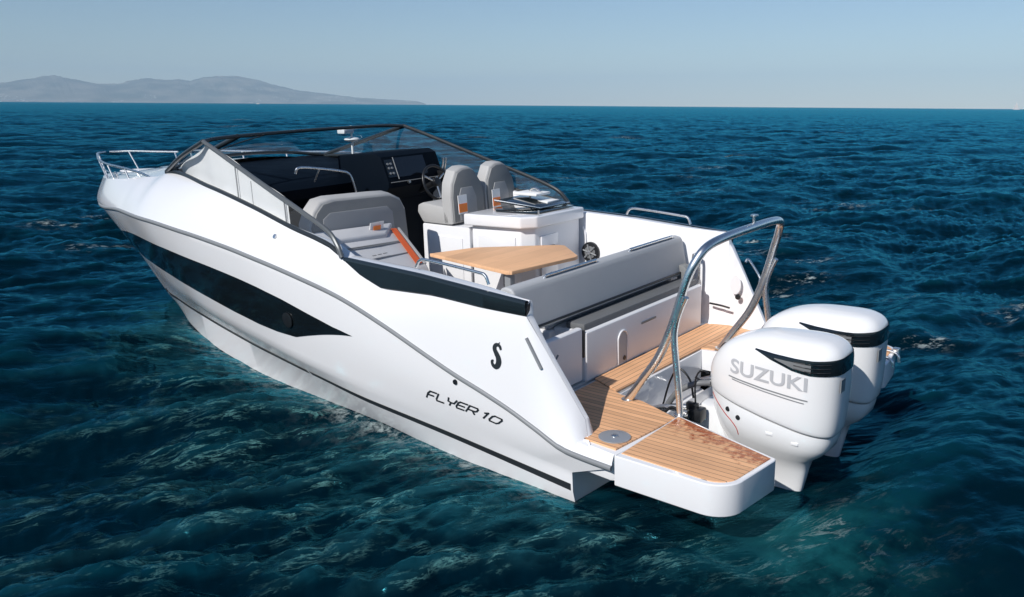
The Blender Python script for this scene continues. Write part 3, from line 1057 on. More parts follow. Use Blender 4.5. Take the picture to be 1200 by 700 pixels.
tube("mullion", [(4.19, .78, 2.13), (4.75, .70, 1.99), (5.33, .60, 1.845)], .024, FRAME, ws, 10)
tube("wiper_arm", [(5.34, .50, 1.86), (4.78, .48, 2.01), (4.30, .40, 2.12)], .007, BLACK, ws, 6)
bm = bmesh.new()
ta, tb = smooth_path(topbar, 6), smooth_path(base_front, 9)
rows = []
for i in range(37):
    a = ta[min(i, len(ta) - 1)]
    k = i / 36 * (len(tb) - 1)
    b = tb[int(k)].lerp(tb[min(int(k) + 1, len(tb) - 1)], k - int(k))
    rows.append([tuple(a.lerp(b, s)) for s in (0, .25, .5, .75, 1)])
grid_mesh(bm, rows)
from_bm("front_glass", bm, GLASSF, ws)
# masthead light and horn on the foredeck, seen through the front glass
ml = bpy.data.objects.new("mast_light", None)
link(ml, boat)
tube("mast", [(4.55, -.86, 1.72), (4.55, -.86, 2.13)], .012, TAGW, ml, 8)
bm = bmesh.new()
bm_uv(bm, (4.55, -.86, 1.985), .085, 18, 10, (1, 1, .30))
from_bm("antenna_dome", bm, PAINT, ml)
box("light_housing", (4.50, 4.62), (-.86, -.72), (2.05, 2.12), GELM, ml, .015)

# --- dashboard and helm
dp = [(5.30, 1.79), (5.0, 1.775), (4.55, 1.74), (4.10, 1.66), (4.0, 1.60), (4.02, 1.50), (4.25, 1.34), (4.30, 1.05), (5.0, 1.05), (5.30, 1.4)]
dash = prism("dashboard", [(x, -.93, z) for x, z in dp], (0, 1.86, 0), DASH, boat, .02, 2, 'rims')
box('companionway_bulkhead', (4.02, 4.06), (-1.05, 1.05), (.60, 1.40), BLACK, dash, .0)
tube("grab_rail", [(3.95, .36, 1.76), (3.93, .34, 1.81), (3.92, .20, 1.80), (3.86, -.10, 1.745), (3.82, -.18, 1.71), (3.80, -.21, 1.62), (3.80, -.235, 1.48), (3.9, -.24, 1.45)], .013, STEEL, dash, 10)
tube("grab_rail_foot", [(3.90, .12, 1.775), (3.98, .12, 1.66)], .009, STEEL, dash, 8)
cons = bpy.data.objects.new("helm_console", None)
link(cons, boat)
cpz = [(4.25, 1.86), (3.68, 1.895), (3.60, 1.86), (3.50, 1.62), (3.50, 1.56), (3.66, 1.42), (3.74, .62), (4.25, .62)]
prism("console_body", [(x, -1.18, z) for x, z in cpz], (0, .78, 0), DASH, cons, .02, 2, 'rims')
for y0, y1 in ((-.97, -.56), ):
    prism("display_screen", [(3.597, y0, 1.84), (3.597, y1, 1.84), (3.518, y1, 1.655), (3.518, y0, 1.655)], (-.006, 0, .003), SCREEN, cons, .0)
prism("switch_panel", [(3.594, -.54, 1.83), (3.594, -.43, 1.83), (3.520, -.43, 1.66), (3.520, -.54, 1.66)], (-.006, 0, .003), BLACKG, cons, .0)
tube("panel_trim", [(3.589, -.55, 1.85), (3.505, -.55, 1.64)], .005, GREYL, cons, 6)
tube("panel_trim", [(3.495, -.43, 1.615), (3.495, -1.15, 1.615)], .004, GREYL, cons, 6)
for yy in (-.46, -.50):
    for zz in (1.70, 1.75, 1.79):
        k = (zz - 1.655) / .185
        disc("switch_button", (3.51 + .08 * k, yy, zz), (-1, 0, .4), .012, .008, GREYL, cons, 10)
disc("wheel_hub", (3.38, -.92, 1.57), (-1, 0, .35), .045, .05, BLACK, cons, 16, .008)
wc = Vector((3.36, -.92, 1.575))
ax = Vector((-1, 0, .35)).normalized()
uu_ = Vector((0, 1, 0)); vv_ = ax.cross(uu_)
ringp = [wc + uu_ * (.175 * math.cos(a)) + vv_ * (.175 * math.sin(a)) for a in np.linspace(0, 2 * math.pi, 33)]
tube("steering_wheel", ringp, .015, BLACK, cons, 10, 2)
for a in (90, 210, 330):
    tube("wheel_spoke", [wc + (uu_ * math.cos(R_(a)) + vv_ * math.sin(R_(a))) * r for r in (.03, .17)], .010, STEEL, cons, 8)
tube("steering_column", [(3.38, -.92, 1.57), (3.6, -.92, 1.48)], .03, BLACK, cons, 10)
box("throttle_base", (3.42, 3.56), (-1.19, -1.10), (1.60, 1.67), BLACK, cons, .012)
for yy in (-1.165, -1.125):
    tube("throttle_lever", [(3.48, yy, 1.66), (3.45, yy, 1.75), (3.44, yy, 1.80)], .010, STEEL, cons, 8)
for k, (yy, zz) in enumerate(((-1.05, 1.60), (-1.0, 1.585), (-.66, 1.60))):
    disc("key_switch", (3.49, yy, zz), (-1, 0, .2), .016, .02, STEEL, cons, 12)

# --- helm seats on their white plinth
pl = box("seat_plinth", (2.47, 3.08), (-1.27, -.42), (DK, 1.255), GELM, boat, .02)
box("plinth_door", (2.56, 2.98), (-.421, -.412), (.62, 1.15), GELM, pl, .004)
def helm_seat(y0, y1):
    hs = bpy.data.objects.new("helm_seat", None)
    link(hs, boat)
    ym = (y0 + y1) / 2
    bm = bmesh.new()
    bm_prism(bm, [(x, y0, z) for x, z in ((2.70, 1.262), (2.72, 1.35), (2.80, 1.43), (3.05, 1.455), (3.12, 1.43), (3.13, 1.36), (3.06, 1.262))], (0, y1 - y0, 0), .02, 2)
    from_bm("seat_cushion", bm, VINYLL2, hs)
    w = y1 - y0
    prof = [(y0, 1.27), (y0, 1.52), (y0 + w * .07, 1.64), (y0 + w * .26, 1.755), (y0 + w * .40, 1.785), (y0 + w * .62, 1.785), (y0 + w * .80, 1.755), (y1 - w * .05, 1.64), (y1, 1.52), (y1, 1.27)]
    bm = bmesh.new()
    bm_prism(bm, [(2.665 + (z - 1.27) * .06, y, z) for y, z in prof], (.13, 0, .012), .025, 3, 'rims')
    back = from_bm("backrest", bm, VINYLL2, hs)
    bm = bmesh.new()
    sh = [(ym + (y - ym) * .93, 1.53 + (z - 1.53) * .93) for y, z in prof]
    bm_prism(bm, [(2.648 + (z - 1.27) * .06, y, z) for y, z in sh], (.03, 0, 0), .012, 2, 'rims')
    from_bm("back_shell", bm, VINYL, back)
    inn = [(y0 + w * .28, 1.30), (y0 + w * .28, 1.50), (y0 + w * .38, 1.60), (y0 + w * .72, 1.60), (y0 + w * .80, 1.52), (y0 + w * .80, 1.30)]
    prism("back_inset", [(2.642 + (z - 1.27) * .06, y, z) for y, z in inn], (.02, 0, 0), VINYLM, back, .006, 2, 'rims')
    prism("white_tag", [(2.634 + (z - 1.27) * .06, y, z) for y, z in ((y0 + w * .60, 1.36), (y0 + w * .60, 1.535), (y0 + w * .36 + w * .50, 1.535), (y0 + w * .86, 1.36))], (.006, 0, 0), TAGW, back, .0)
    prism("orange_tag", [(2.631 + (z - 1.27) * .06, y, z) for y, z in ((y0 + w * .61, 1.375), (y0 + w * .61, 1.455), (y0 + w * .85, 1.455), (y0 + w * .85, 1.375))], (.006, 0, 0), ORANGE2, back, .0)
    return hs
VINYLL2 = simple("pale_taupe_vinyl", (0.42, 0.415, 0.405), 0.55, bump=0.25, bscale=260)
ORANGE2 = simple("orange_label", (1.0, 0.25, 0.045), 0.5)
helm_seat(-.87, -.41)
helm_seat(-1.345, -.90)

# --- galley unit behind the helm
gal = bpy.data.objects.new("galley_unit", None)
link(gal, boat)
gp = [(1.82, -1.245), (1.845, -.60), (1.93, -.50), (2.45, -.435), (2.45, -1.245)]
prism("cabinet", [(x, y, DK) for x, y in gp], (0, 0, 1.285 - DK), GELM, gal, .012, 2)
gt = [(1.775, -1.262), (1.80, -.575), (1.90, -.455), (2.50, -.375), (2.50, -1.262)]
prism("worktop", [(x, y, 1.287) for x, y in gt], (0, 0, .105), GEL, gal, .018, 3)
box("fridge_door", (1.825, 1.84), (-.92, -.66), (.75, 1.20), GEL, gal, .006, 2, Matrix.Rotation(R_(2), 3, 'Z'), (1.83, -.8, 1))
box("door_handle", (1.805, 1.822), (-.84, -.74), (1.08, 1.10), BLACK, gal, .003)
box("side_drawer", (1.98, 2.38), (-.475, -.455), (.98, 1.20), GEL, gal, .006, 2, Matrix.Rotation(R_(7), 3, 'Z'), (2.2, -.46, 1))
for i in range(9):
    if i in (3,):
        continue
    box("text_dash", (2.02 + i * .037, 2.045 + i * .037), (-.446 + .0046 * i, -.438 + .0046 * i), (.915, .935), BLACK, gal, .0)  # plain dark dashes standing for illegible small lettering
prism("sink_lid", [(1.86, -1.22, 1.397), (1.87, -.66, 1.397), (2.30, -.60, 1.397), (2.42, -.72, 1.397), (2.42, -1.22, 1.397)], (0, 0, .012), SINKM, gal, .004)
prism("hinged_lid", [(1.93, -1.23, 1.415), (1.95, -.80, 1.415), (2.36, -.66, 1.475), (2.40, -1.23, 1.475)], (0, 0, .014), SINKM, gal, .004)
tube("lid_trim", [(1.93, -1.235, 1.43), (1.94, -.80, 1.43), (2.36, -.655, 1.492)], .007, STEEL, gal, 8, 2, False)
tube("tap", [(2.30, -1.12, 1.40), (2.30, -1.12, 1.53), (2.22, -1.10, 1.56), (2.14, -1.08, 1.53)], .012, STEEL, gal, 8)
box("cutting_board", (2.02, 2.20), (-1.21, -1.02), (1.432, 1.455), TAGW, gal, .006)
box("towel", (2.12, 2.40), (-1.20, -.98), (1.50, 1.525), TAGW, gal, .01)
tube("rail_post", [(1.82, -.62, 1.385), (1.82, -.62, 1.44)], .007, STEEL, gal, 8)
tube("side_handle", [(1.80, -1.275, 1.20), (1.77, -1.275, 1.12), (1.77, -1.275, .90)], .009, GELM, gal, 8)

# --- cockpit table
tab = bpy.data.objects.new("cockpit_table", None)
link(tab, boat)
tpp = [(2.30, .275), (2.15, -.134), (1.60, -.612), (1.535, -.618), (1.185, -.315), (1.17, -.255), (1.265, .44), (1.305, .462)]
prism("tabletop", [(x, y, 1.125) for x, y in tpp], (0, 0, .03), TEAKT, tab, .006, 2, 'rims')
tube("table_leg", [(1.72, -.05, DK), (1.72, -.05, 1.125)], .035, GREYL, tab, 14)
box("leg_bracket", (1.30, 1.36), (.36, .42), (.87, 1.125), GREYL, tab, .008)
disc("table_foot", (1.72, -.05, DK), (0, 0, 1), .12, .02, STEEL, tab, 24, .005)

# --- port lounge: companion seat with its backrest, reclined chaise behind it
lou = bpy.data.objects.new("port_lounge", None)
link(lou, boat)
box("lounge_base", (1.0, 3.5), (.28, 1.20), (DK, .80), GELM, lou, .02)
box("companion_cushion", (2.98, 3.62), (.0, 1.20), (.80, 1.08), VINYLL2, lou, .03)
bprof = [(-.02, 1.08), (-.02, 1.46), (.03, 1.56), (.14, 1.615), (.30, 1.625), (.80, 1.645), (.92, 1.63), (1.0, 1.56), (1.07, 1.44), (1.07, 1.08)]
bm = bmesh.new()
bm_prism(bm, [(2.86 + (z - 1.3) * .1, y, z) for y, z in bprof], (.15, 0, .02), .03, 3, 'rims')
lb = from_bm("lounge_backrest", bm, VINYLL2, lou)
sh = [(.525 + (y - .525) * .955, 1.35 + (z - 1.35) * .93) for y, z in bprof]
bm = bmesh.new()
bm_prism(bm, [(2.843 + (z - 1.3) * .1, y, z) for y, z in sh], (.03, 0, 0), .012, 2, 'rims')
from_bm("back_shell", bm, VINYL, lb)
inn = [(.16, 1.2), (.16, 1.46), (.22, 1.515), (.85, 1.535), (.93, 1.49), (.96, 1.2)]
prism("back_inset", [(2.838 + (z - 1.3) * .1, y, z) for y, z in inn], (.02, 0, 0), VINYLM, lb, .008, 2, 'rims')
bm = bmesh.new()
bm_prism(bm, [(2.80, .14, 1.300), (2.80, 1.12, 1.355), (2.42, 1.16, 1.03), (2.42, .20, 1.03)], (-.045, 0, -.06), .018, 2)
ch = from_bm("chaise_cushion", bm, VINYLL, lou)
nz = Vector((-.62, 0.0, .78))
for k in (.30, .33, .62):
    a = Vector((2.80, .20, 1.303)).lerp(Vector((2.42, .25, 1.033)), k)
    b = Vector((2.80, 1.12, 1.358)).lerp(Vector((2.42, 1.16, 1.033)), k)
    tube("seam", [a, b], .006, VINYLM, ch, 6)
o1 = [Vector(p) for p in ((2.795, .19, 1.306), (2.795, .255, 1.310), (2.435, .315, 1.046), (2.435, .245, 1.046))]
prism("orange_stripe", [p + Vector((-.004, 0, .006)) for p in o1], (0, 0, .006), ORANGE, ch, .0)
prism("side_piping", [Vector(p) for p in ((2.80, .142, 1.306), (2.80, .165, 1.309), (2.42, .228, 1.040), (2.42, .203, 1.040))], (0, 0, .010), VINYLL2, ch, .0)
bm = bmesh.new()
bm_prism(bm, [(2.83, .20, 1.37), (2.83, 1.06, 1.405), (2.74, 1.10, 1.335), (2.74, .36, 1.30)], (0, 0, -.05), .015, 2)
from_bm("headrest", bm, VINYLL, lou)
prism("white_tag", [(2.80, .50, 1.305), (2.80, .345, 1.305), (2.78, .345, 1.405), (2.78, .50, 1.405)], (-.006, 0, 0), TAGW, lou, .0)
prism("orange_tag", [(2.788, .465, 1.315), (2.788, .385, 1.315), (2.776, .385, 1.375), (2.776, .465, 1.375)], (-.006, 0, 0), ORANGE2, lou, .0)
box("bench_cushion", (.98, 2.44), (.32, 1.24), (.80, .93), VINYLL, lou, .03)
for k in range(3):
    box("text_patch", (2.56, 2.575), (.52 + .06 * k, .56 + .06 * k), (1.172 + .0, 1.176), VINYL, lou, .0)

# --- round loudspeaker on the starboard side of the cockpit
spk = bpy.data.objects.new("loudspeaker", None)
link(spk, boat)
disc("speaker_ring", (1.71, -1.29, .965), (0, 1, 0), .098, .03, BLACK, spk, 32, .008)
disc("speaker_cone", (1.71, -1.262, .965), (0, 1, 0), .060, .006, RUBBER, spk, 28, .002)
for k in range(6):
    a = R_(60 * k + 15)
    tube("grille_spoke", [(1.71, -1.25, .965), (1.71 + .078 * math.cos(a), -1.25, .965 + .078 * math.sin(a))], .008, GREYL, spk, 6)
disc("speaker_hub", (1.71, -1.252, .965), (0, 1, 0), .020, .014, STEEL, spk, 20, .004)

# --- aft bench: forward-facing seat, tall backrest across the boat, locker behind it
aft = bpy.data.objects.new("aft_bench", None)
link(aft, boat)
box("bench_base", (.78, 1.30), (-1.25, .62), (DK, .80), GELM, aft, .02)
box("seat_cushion", (.80, 1.34), (-1.22, .60), (.80, .92), VINYLL, aft, .03)
bpts = [(.665, .90), (.725, 1.185), (.745, 1.212), (.80, 1.222), (.845, 1.205), (.855, 1.17), (.80, .90)]
bm = bmesh.new()
bm_prism(bm, [(x, -1.24, z) for x, z in bpts], (0, 2.32, 0), .02, 3)
bb = from_bm("bench_backrest", bm, VINYLB := simple("satin_grey_vinyl", (0.42, 0.43, 0.44), 0.5, bump=0.2, bscale=260), aft)
for y0, y1 in ((.70, .04), (-.42, -1.12)):
    tube("backrest_rail", [(.765, y0, 1.205), (.762, y0 - .02, 1.226), (.760, y0 - .07, 1.230), (.760, y1 + .07, 1.230), (.762, y1 + .02, 1.226), (.765, y1, 1.205)], .011, STEEL, bb, 8, 4)
tube("backrest_seam", [(.668, 1.07, .925), (.668, -1.23, .925)], .010, BLACK, bb, 8)
SUNV = simple('dark_grey_vinyl', (0.13, 0.135, 0.14), 0.55, bump=0.2, bscale=260)
lk = box("locker", (.505, .80), (-1.195, .555), (DK - .01, .825), GELM, aft, .022, 3)
box("sun_cushion", (.535, .70), (-1.16, .535), (.822, .875), SUNV, aft, .018)
box("locker_text_bar", (.499, .506), (-.41, -.19), (.708, .724), RUBBER, lk, .002)  # plain dark bar standing for illegible lettering on the locker face
bm = bmesh.new()                                         # arched step recess with its white rim
arch_ = [(.08 + .062 * math.cos(a), .655 + .065 * math.sin(a)) for a in np.linspace(0, math.pi, 12)] + [(.018, .475), (.142, .475)]
bm_prism(bm, [(.5025, y, z) for y, z in arch_], (.002, 0, 0))
rc = from_bm("recess", bm, GREYW := simple("pale_recess", (0.45, 0.46, 0.47), 0.5), lk)
tube("recess_rim", [(.500, .145, .475)] + [(.500, .08 + .066 * math.cos(a), .655 + .07 * math.sin(a)) for a in np.linspace(0, math.pi, 9)][::1] + [(.500, .015, .475)], .008, GEL, lk, 8, 3)
disc("drain", (.501, .055, .505), (-1, 0, 0), .018, .004, BLACK, lk, 14)
gate = box("transom_gate", (.520, .575), (.575, 1.275), (DK + .01, .862), GELM, boat, .02, 3)
box("gate_seal", (.515, .56), (.553, .577), (.64, .84), BLACK, boat, .004)
tube("gate_handle", [(.52, .98, .74), (.495, .98, .75), (.49, .94, .735), (.50, .90, .75)], .007, GREYL, gate, 8)
gs = tube("gate_post", [(.56, -1.235, DK), (.56, -1.235, 1.02), (.59, -1.235, 1.05), (.62, -1.235, 1.02), (.62, -1.235, DK)], .013, STEEL, boat, 8, 4)
prism("backrest_end", [(.58, -1.2, .83), (.58, -1.2, .93), (.64, -1.2, .99), (.70, -1.2, .99), (.70, -1.2, .83)], (0, .10, 0), VINYL, aft, .015)

# fittings on the inside of the starboard wing
fit = bpy.data.objects.new("wing_locker", None)
link(fit, boat)
bm = bmesh.new()
ov = [(.245 + .05 * math.cos(a), .835 + (.085 if math.sin(a) > 0 else .085) * math.sin(a)) for a in np.linspace(0, 2 * math.pi, 24)[:-1]]
bm_prism(bm, [(x, -1.292, z) for x, z in ov], (0, .006, 0), .003, 1, 'rims')
from_bm("shower_cover", bm, GELM, fit)
disc("shower_nozzle", (.215, -1.29, .735), (0, 1, 0), .024, .02, BLACK, fit, 14, .004)
tube("boat_hook", [(.47, -1.275, .645), (.36, -1.265, .642), (.28, -1.265, .632)], .009, BLACK, fit, 8)

# --- swim platforms, side decks and the teak laid on them
def mir(p, f): return [(x, y * f) for x, y in p]
for f in (1, -1):
    sp0 = bpy.data.objects.new("swim_platform", None)
    link(sp0, boat)
    # fixed part
    fx = [(.50, .22), (.50, 1.30), (.18, 1.42), (-.29, 1.468), (-.318, 1.455), (-.345, .770), (.07, .60), (.19, .60), (.19, .22)]
    prism("platform_base", [(x, y * f, .285) for x, y in fx], (0, 0, DK - .012 - .285), GEL, sp0, .006, 2, 'rims')
    tk = [(.46, .50), (.46, 1.29), (.185, 1.362), (-.285, 1.405), (-.338, .785), (-.02, .655), (.165, .632)]
    prism("teak_deck", [(x, y * f, DK - .012) for x, y in tk], (0, 0, .012), TEAK, sp0, .002, 1, 'rims')
    # aft extension: deep white tray with a rounded corner
    ex = [(-.335, .745), (-.335, 1.495)]
    for a in np.linspace(0, 90, 9):
        ex.append((-.885 - .17 * math.sin(R_(a)), 1.345 + .165 * math.cos(R_(a))))
    ex += [(-1.090, 1.02), (-1.082, .995), (-1.05, .985)]
    prism("extension_tray", [(x, y * f, .275) for x, y in ex], (0, 0, DK + .004 - .275), GEL, sp0, .012, 3, 'rims')
    te = [(-.352, .775), (-.352, 1.45)]
    for a in np.linspace(0, 90, 9):
        te.append((-.89 - .135 * math.sin(R_(a)), 1.345 + .128 * math.cos(R_(a))))
    te += [(-1.062, 1.02)]
    prism("extension_teak", [(x, y * f, DK + .002) for x, y in te], (0, 0, .007), TEAKS if f == 1 else TEAK, sp0, .002, 1, 'rims')
    hp = disc("deck_plate", (-.19, 1.27 * f, DK + .0005), (0, 0, 1), .098, .008, GREYD := simple("brushed_plate", (0.5, 0.51, 0.52), .35, metal=.6), sp0, 32, .003)
    disc("plate_latch", (-.19, 1.27 * f, DK + .009), (0, 0, 1), .022, .006, STEEL, hp, 16, .002)
# cross-deck between the platforms with its own teak, and the white well wall below it
cd_ = prism("cross_deck", [(.195, .60, .05), (.195, -.60, .05), (.50, -.60, .05), (.50, .60, .05)], (0, 0, DK - .012 - .05), GEL, boat, .006, 2, 'rims')
prism("cross_deck_teak", [(.49, .47, DK - .009), (.49, -1.26, DK - .009), (.195, -1.26, DK - .009), (.205, -.62, DK - .009), (.225, .60, DK - .009)], (0, 0, .013), TEAKX := teak("cross_teak", axis='X'), cd_, .002, 1, 'rims')
prism("engine_well", [(.20, .62, .12), (.20, -.62, .12), (-.28, -.40, .02), (-.28, .40, .02)], (0, 0, -.05), GEL, cd_, .0)
box("well_trim", (-.30, .06), (.585, .62), (.33, .432), RUBBER, cd_, .01, 2, Matrix.Rotation(R_(-19), 3, 'Z'), (.06, .6, .4))
# boarding ladder folded on the starboard extension
lad = bpy.data.objects.new("boarding_ladder", None)
link(lad, boat)
for yy in (-1.14, -1.30):
    tube("ladder_rail", [(-.80, yy, .478), (-1.02, yy, .478), (-1.085, yy, .455), (-1.10, yy, .40)], .011, STEEL, lad, 8)
box("ladder_hinge", (-1.09, -1.04), (-1.36, -1.31), (.44, .50), STEEL, lad, .008)

# --- stainless tow arch over the engines
ar = bpy.data.objects.new("tow_arch", None)
link(ar, boat)
hoop = []
for f, seq in ((1, 1), (-1, -1)):
    leg = [(.08, .69 * f, DK - .005), (-.03, .69 * f, .62), (-.15, .69 * f, .80), (-.235, .69 * f, 1.0), (-.29, .685 * f, 1.18), (-.33, .675 * f, 1.33), (-.37, .645 * f, 1.445), (-.405, .565 * f, 1.53)]
    hoop += leg if f == 1 else leg[::-1]
    if f == 1:
        hoop += [(-.425, .36, 1.562), (-.435, 0, 1.57), (-.425, -.36, 1.562)]
hp_ = tube("hoop", hoop, .0285, STEEL, ar, 14, 6)
for f in (1, -1):
    tube("arch_strut", [(-.335, .725 * f, DK - .005), (-.32, .72 * f, .60), (-.292, .71 * f, .78), (-.268, .70 * f, .95), (-.275, .693 * f, 1.06), (-.305, .69 * f, 1.16), (-.335, .69 * f, 1.23)], .023, STEEL, ar, 12)
    prism("gusset", [(-.245, .686 * f, 1.02), (-.295, .684 * f, 1.205), (-.345, .684 * f, 1.225), (-.30, .688 * f, 1.10), (-.270, .690 * f, 1.0)], (0, .008 * f, 0), STEEL, ar, .002, 1)
    for c in ((.08, .69), (-.335, .725)):
        disc("foot_plate", (c[0], c[1] * f, DK - .002), (0, 0, 1), .042, .010, STEEL, ar, 20, .003)
tube("tow_pin", [(-.433, -.06, 1.585), (-.433, -.06, 1.645)], .011, STEEL, ar, 10)
disc("tow_pin_head", (-.433, -.06, 1.64), (0, 0, 1), .026, .012, STEEL, ar, 18, .004)
for f in (1, -1):                                        # grab rails outside the wings
    if f == -1:
        tube("wing_rail", [(.235, -1.445, 1.00), (.22, -1.475, 1.02), (.12, -1.478, .885), (.10, -1.445, .85)], .011, STEEL, boat, 8)

# --- outboard engines
def outboard():
    e = bpy.data.objects.new("outboard_engine", None)
    link(e, boat)
    e.location = (0, .35, 0)
    K = 44
    def ring(xf, xb, hw, zf, zb, nose=.36, sq=3.9):
        out = []
        xm, hl = (xf + xb) / 2, (xf - xb) / 2
        for k in range(K):
            a = 2 * math.pi * k / K
            ca, sa = math.cos(a), math.sin(a)
            x = xm + hl * math.copysign(abs(ca) ** (2 / sq), ca)
            fr = (x - xb) / (xf - xb)
            w = hw * (1 - nose * max(0, (fr - .45) / .55) ** 1.8) * (1 - .10 * max(0, (.25 - fr) / .25) ** 2)
            y = w * math.copysign(abs(sa) ** (2 / sq), sa)
            out.append((x, y, zb + (zf - zb) * fr))
        return out
    R1 = [ring(-.395, -1.205, .214, .588, .425), ring(-.388, -1.218, .224, .600, .437), ring(-.383, -1.230, .233, .66, .53), ring(-.390, -1.236, .238, .74, .67), ring(-.418, -1.240, .239, .81, .80),
          ring(-.458, -1.240, .237, .865, .890), ring(-.502, -1.234, .228, .908, .935), ring(-.56, -1.215, .205, .945, .968), ring(-.63, -1.185, .172, .976, .992), ring(-.71, -1.14, .130, 1.000, 1.010), ring(-.80, -1.06, .07, 1.018, 1.020)]
    # finer vertical spacing by spline through the rings
    fine = []
    A = np.array(R1)
    for i in range(len(A) - 1):
        p0, p1, p2, p3 = A[max(i - 1, 0)], A[i], A[i + 1], A[min(i + 2, len(A) - 1)]
        for t in (0, .33, .66):
            fine.append(0.5 * (2 * p1 + (p2 - p0) * t + (2 * p0 - 5 * p1 + 4 * p2 - p3) * t * t + (3 * p1 - p0 - 3 * p2 + p3) * t ** 3))
    fine.append(A[-1])
    bm = bmesh.new()
    bm_loft(bm, [[tuple(p) for p in r] for r in fine])
    cowl = from_bm("cowling", bm, PAINT, e, 60)
    FN = np.array(fine)
    R2 = [ring(-.395, -1.203, .214, .581, .415), ring(-.40, -1.20, .216, .54, .38), ring(-.415, -1.185, .208, .44, .325), ring(-.45, -1.14, .180, .33, .27), ring(-.50, -1.06, .125, .24, .21), ring(-.55, -1.04, .085, .14, .13), ring(-.61, -1.02, .058, .02, .02), ring(-.66, -.99, .045, -.12, -.12), ring(-.70, -.90, .04, -.7, -.7)]
    bm = bmesh.new()
    bm_loft(bm, [r for r in R2][::-1])
    lowc = from_bm("lower_cowling", bm, PAINT, e, 60)
    bm = bmesh.new()
    bm_box(bm, (-1.22, -.50), (-.13, .13), (-.20, -.18), .006)
    from_bm("cavitation_plate", bm, PAINT, e)
    # y of the moulded surface at a given x, z on one flank
    def flank_y(rings, x, z, s):
        zs, ys = [], []
        for r in rings:
            hp = [r[(s * k) % K] for k in range(0, K // 2 + 1)]
            xs_ = [q[0] for q in hp][::-1]
            if not (xs_[0] <= x <= xs_[-1]):
                continue
            ys.append(float(np.interp(x, xs_, [q[1] for q in hp][::-1])))
            zs.append(float(np.interp(x, xs_, [q[2] for q in hp][::-1])))
        o_ = np.argsort(zs)
        return float(np.interp(z, np.array(zs)[o_], np.array(ys)[o_]))
    def side_y(x, z, s):
        return flank_y(FN, x, z, s)
    # black air-intake wrapped round the back: follows ring parameter
    bm = bmesh.new()
    def on_ring(zrel_x, z):                              # outline at height z as function of ring index
        pts = []
        for k in range(K):
            col = FN[:, k]
            zz = col[:, 2]
            j = np.searchsorted(zz, z(col[:, 0].mean()))
            j = min(max(j, 1), len(zz) - 1)
            t = (z(col[:, 0].mean()) - zz[j - 1]) / (zz[j] - zz[j - 1] + 1e-9)
            pts.append(col[j - 1] * (1 - t) + col[j] * t)
        return np.array(pts)
    up_ = lambda x: np.interp(x, [-1.24, -1.1, -.95, -.75], [.932, .924, .926, .937])
    lo_ = lambda x: np.interp(x, [-1.24, -1.1, -1.0, -.9, -.75], [.835, .832, .846, .878, .930])
    U, Lw = on_ring(0, up_), on_ring(0, lo_)
    sel = [k for k in range(K) if U[k][0] < -.735]
    sel = sorted(sel, key=lambda k: k)
    rows = []
    cen = np.array([-.95, 0, 0])
    for k in sel:
        r = []
        for t in (0, .2, .4, .6, .8, 1.0):
            zt = lambda x, t=t: lo_(x) * (1 - t) + up_(x) * t
            col = FN[:, k]
            zv = zt(Lw[k][0])
            j = min(max(np.searchsorted(col[:, 2], zv), 1), len(col) - 1)
            tt = (zv - col[j - 1][2]) / (col[j][2] - col[j - 1][2] + 1e-9)
            p = col[j - 1] * (1 - tt) + col[j] * tt
            d = p - cen
            d[2] = 0
            d /= np.linalg.norm(d)
            r.append(p + d * .005)
        rows.append(r)
    grid_mesh(bm, rows)
    iv = from_bm("air_intake", bm, BLACKG, e, 60)
    for s in (1, -1):                                    # grey mesh insert and slats in the intake
        bm = bmesh.new()
        xs = np.linspace(-.88, -1.10, 12)
        rr_ = []
        for x in xs:
            zl, zu = lo_(x) + .018, up_(x) - .022
            rr_.append([(x, side_y(x, z, s) + s * .0085, z) for z in np.linspace(zl, max(zu, zl + .004), 4)])
        grid_mesh(bm, rr_)
        from_bm("intake_mesh", bm, RUBBER, iv, 60)
        for k in range(3):
            bm = bmesh.new()
            pts = []
            for x in np.linspace(-1.0, -1.20, 8):
                z = lo_(x) + (up_(x) - lo_(x)) * (.25 + .25 * k)
                pts.append((x, side_y(x, z, s) + s * .009, z))
            bm_tube(bm, pts, .003, 6, 2)
            from_bm("intake_slat", bm, BLACK, iv, 60)
    # maker's name and pinstripes on both flanks
    for s in (1, -1):
        cu = bpy.data.curves.new("maker_name", 'FONT')
        cu.body = "SUZUKI"
        cu.size = 1.0
        cu.offset = 0.018
        cu.resolution_u = 6
        to = bpy.data.objects.new("maker_name_text", cu)
        COL.objects.link(to)
        bpy.context.view_layer.update()
        me = bpy.data.meshes.new_from_object(to.evaluated_get(bpy.context.evaluated_depsgraph_get()))
        bpy.data.objects.remove(to)
        bm = bmesh.new()
        bm.from_mesh(me)
        bpy.data.meshes.remove(me)
        bmesh.ops.subdivide_edges(bm, edges=[e_ for e_ in bm.edges if e_.calc_length() > .12], cuts=3, use_grid_fill=False)
        x0 = min(v.co.x for v in bm.verts); x1 = max(v.co.x for v in bm.verts)
        y0 = min(v.co.y for v in bm.verts); y1 = max(v.co.y for v in bm.verts)
        for v in bm.verts:
            a, b = (v.co.x - x0) / (x1 - x0), (v.co.y - y0) / (y1 - y0)
            if s == -1:
                a = 1 - a
            x = -.585 - .50 * a
            z = .752 - .022 * a + b * (.092 - .004 * a)
            v.co = (x, side_y(x, z, s) + s * .004, z)
        from_bm("maker_name", bm, SILVER, cowl, 0)
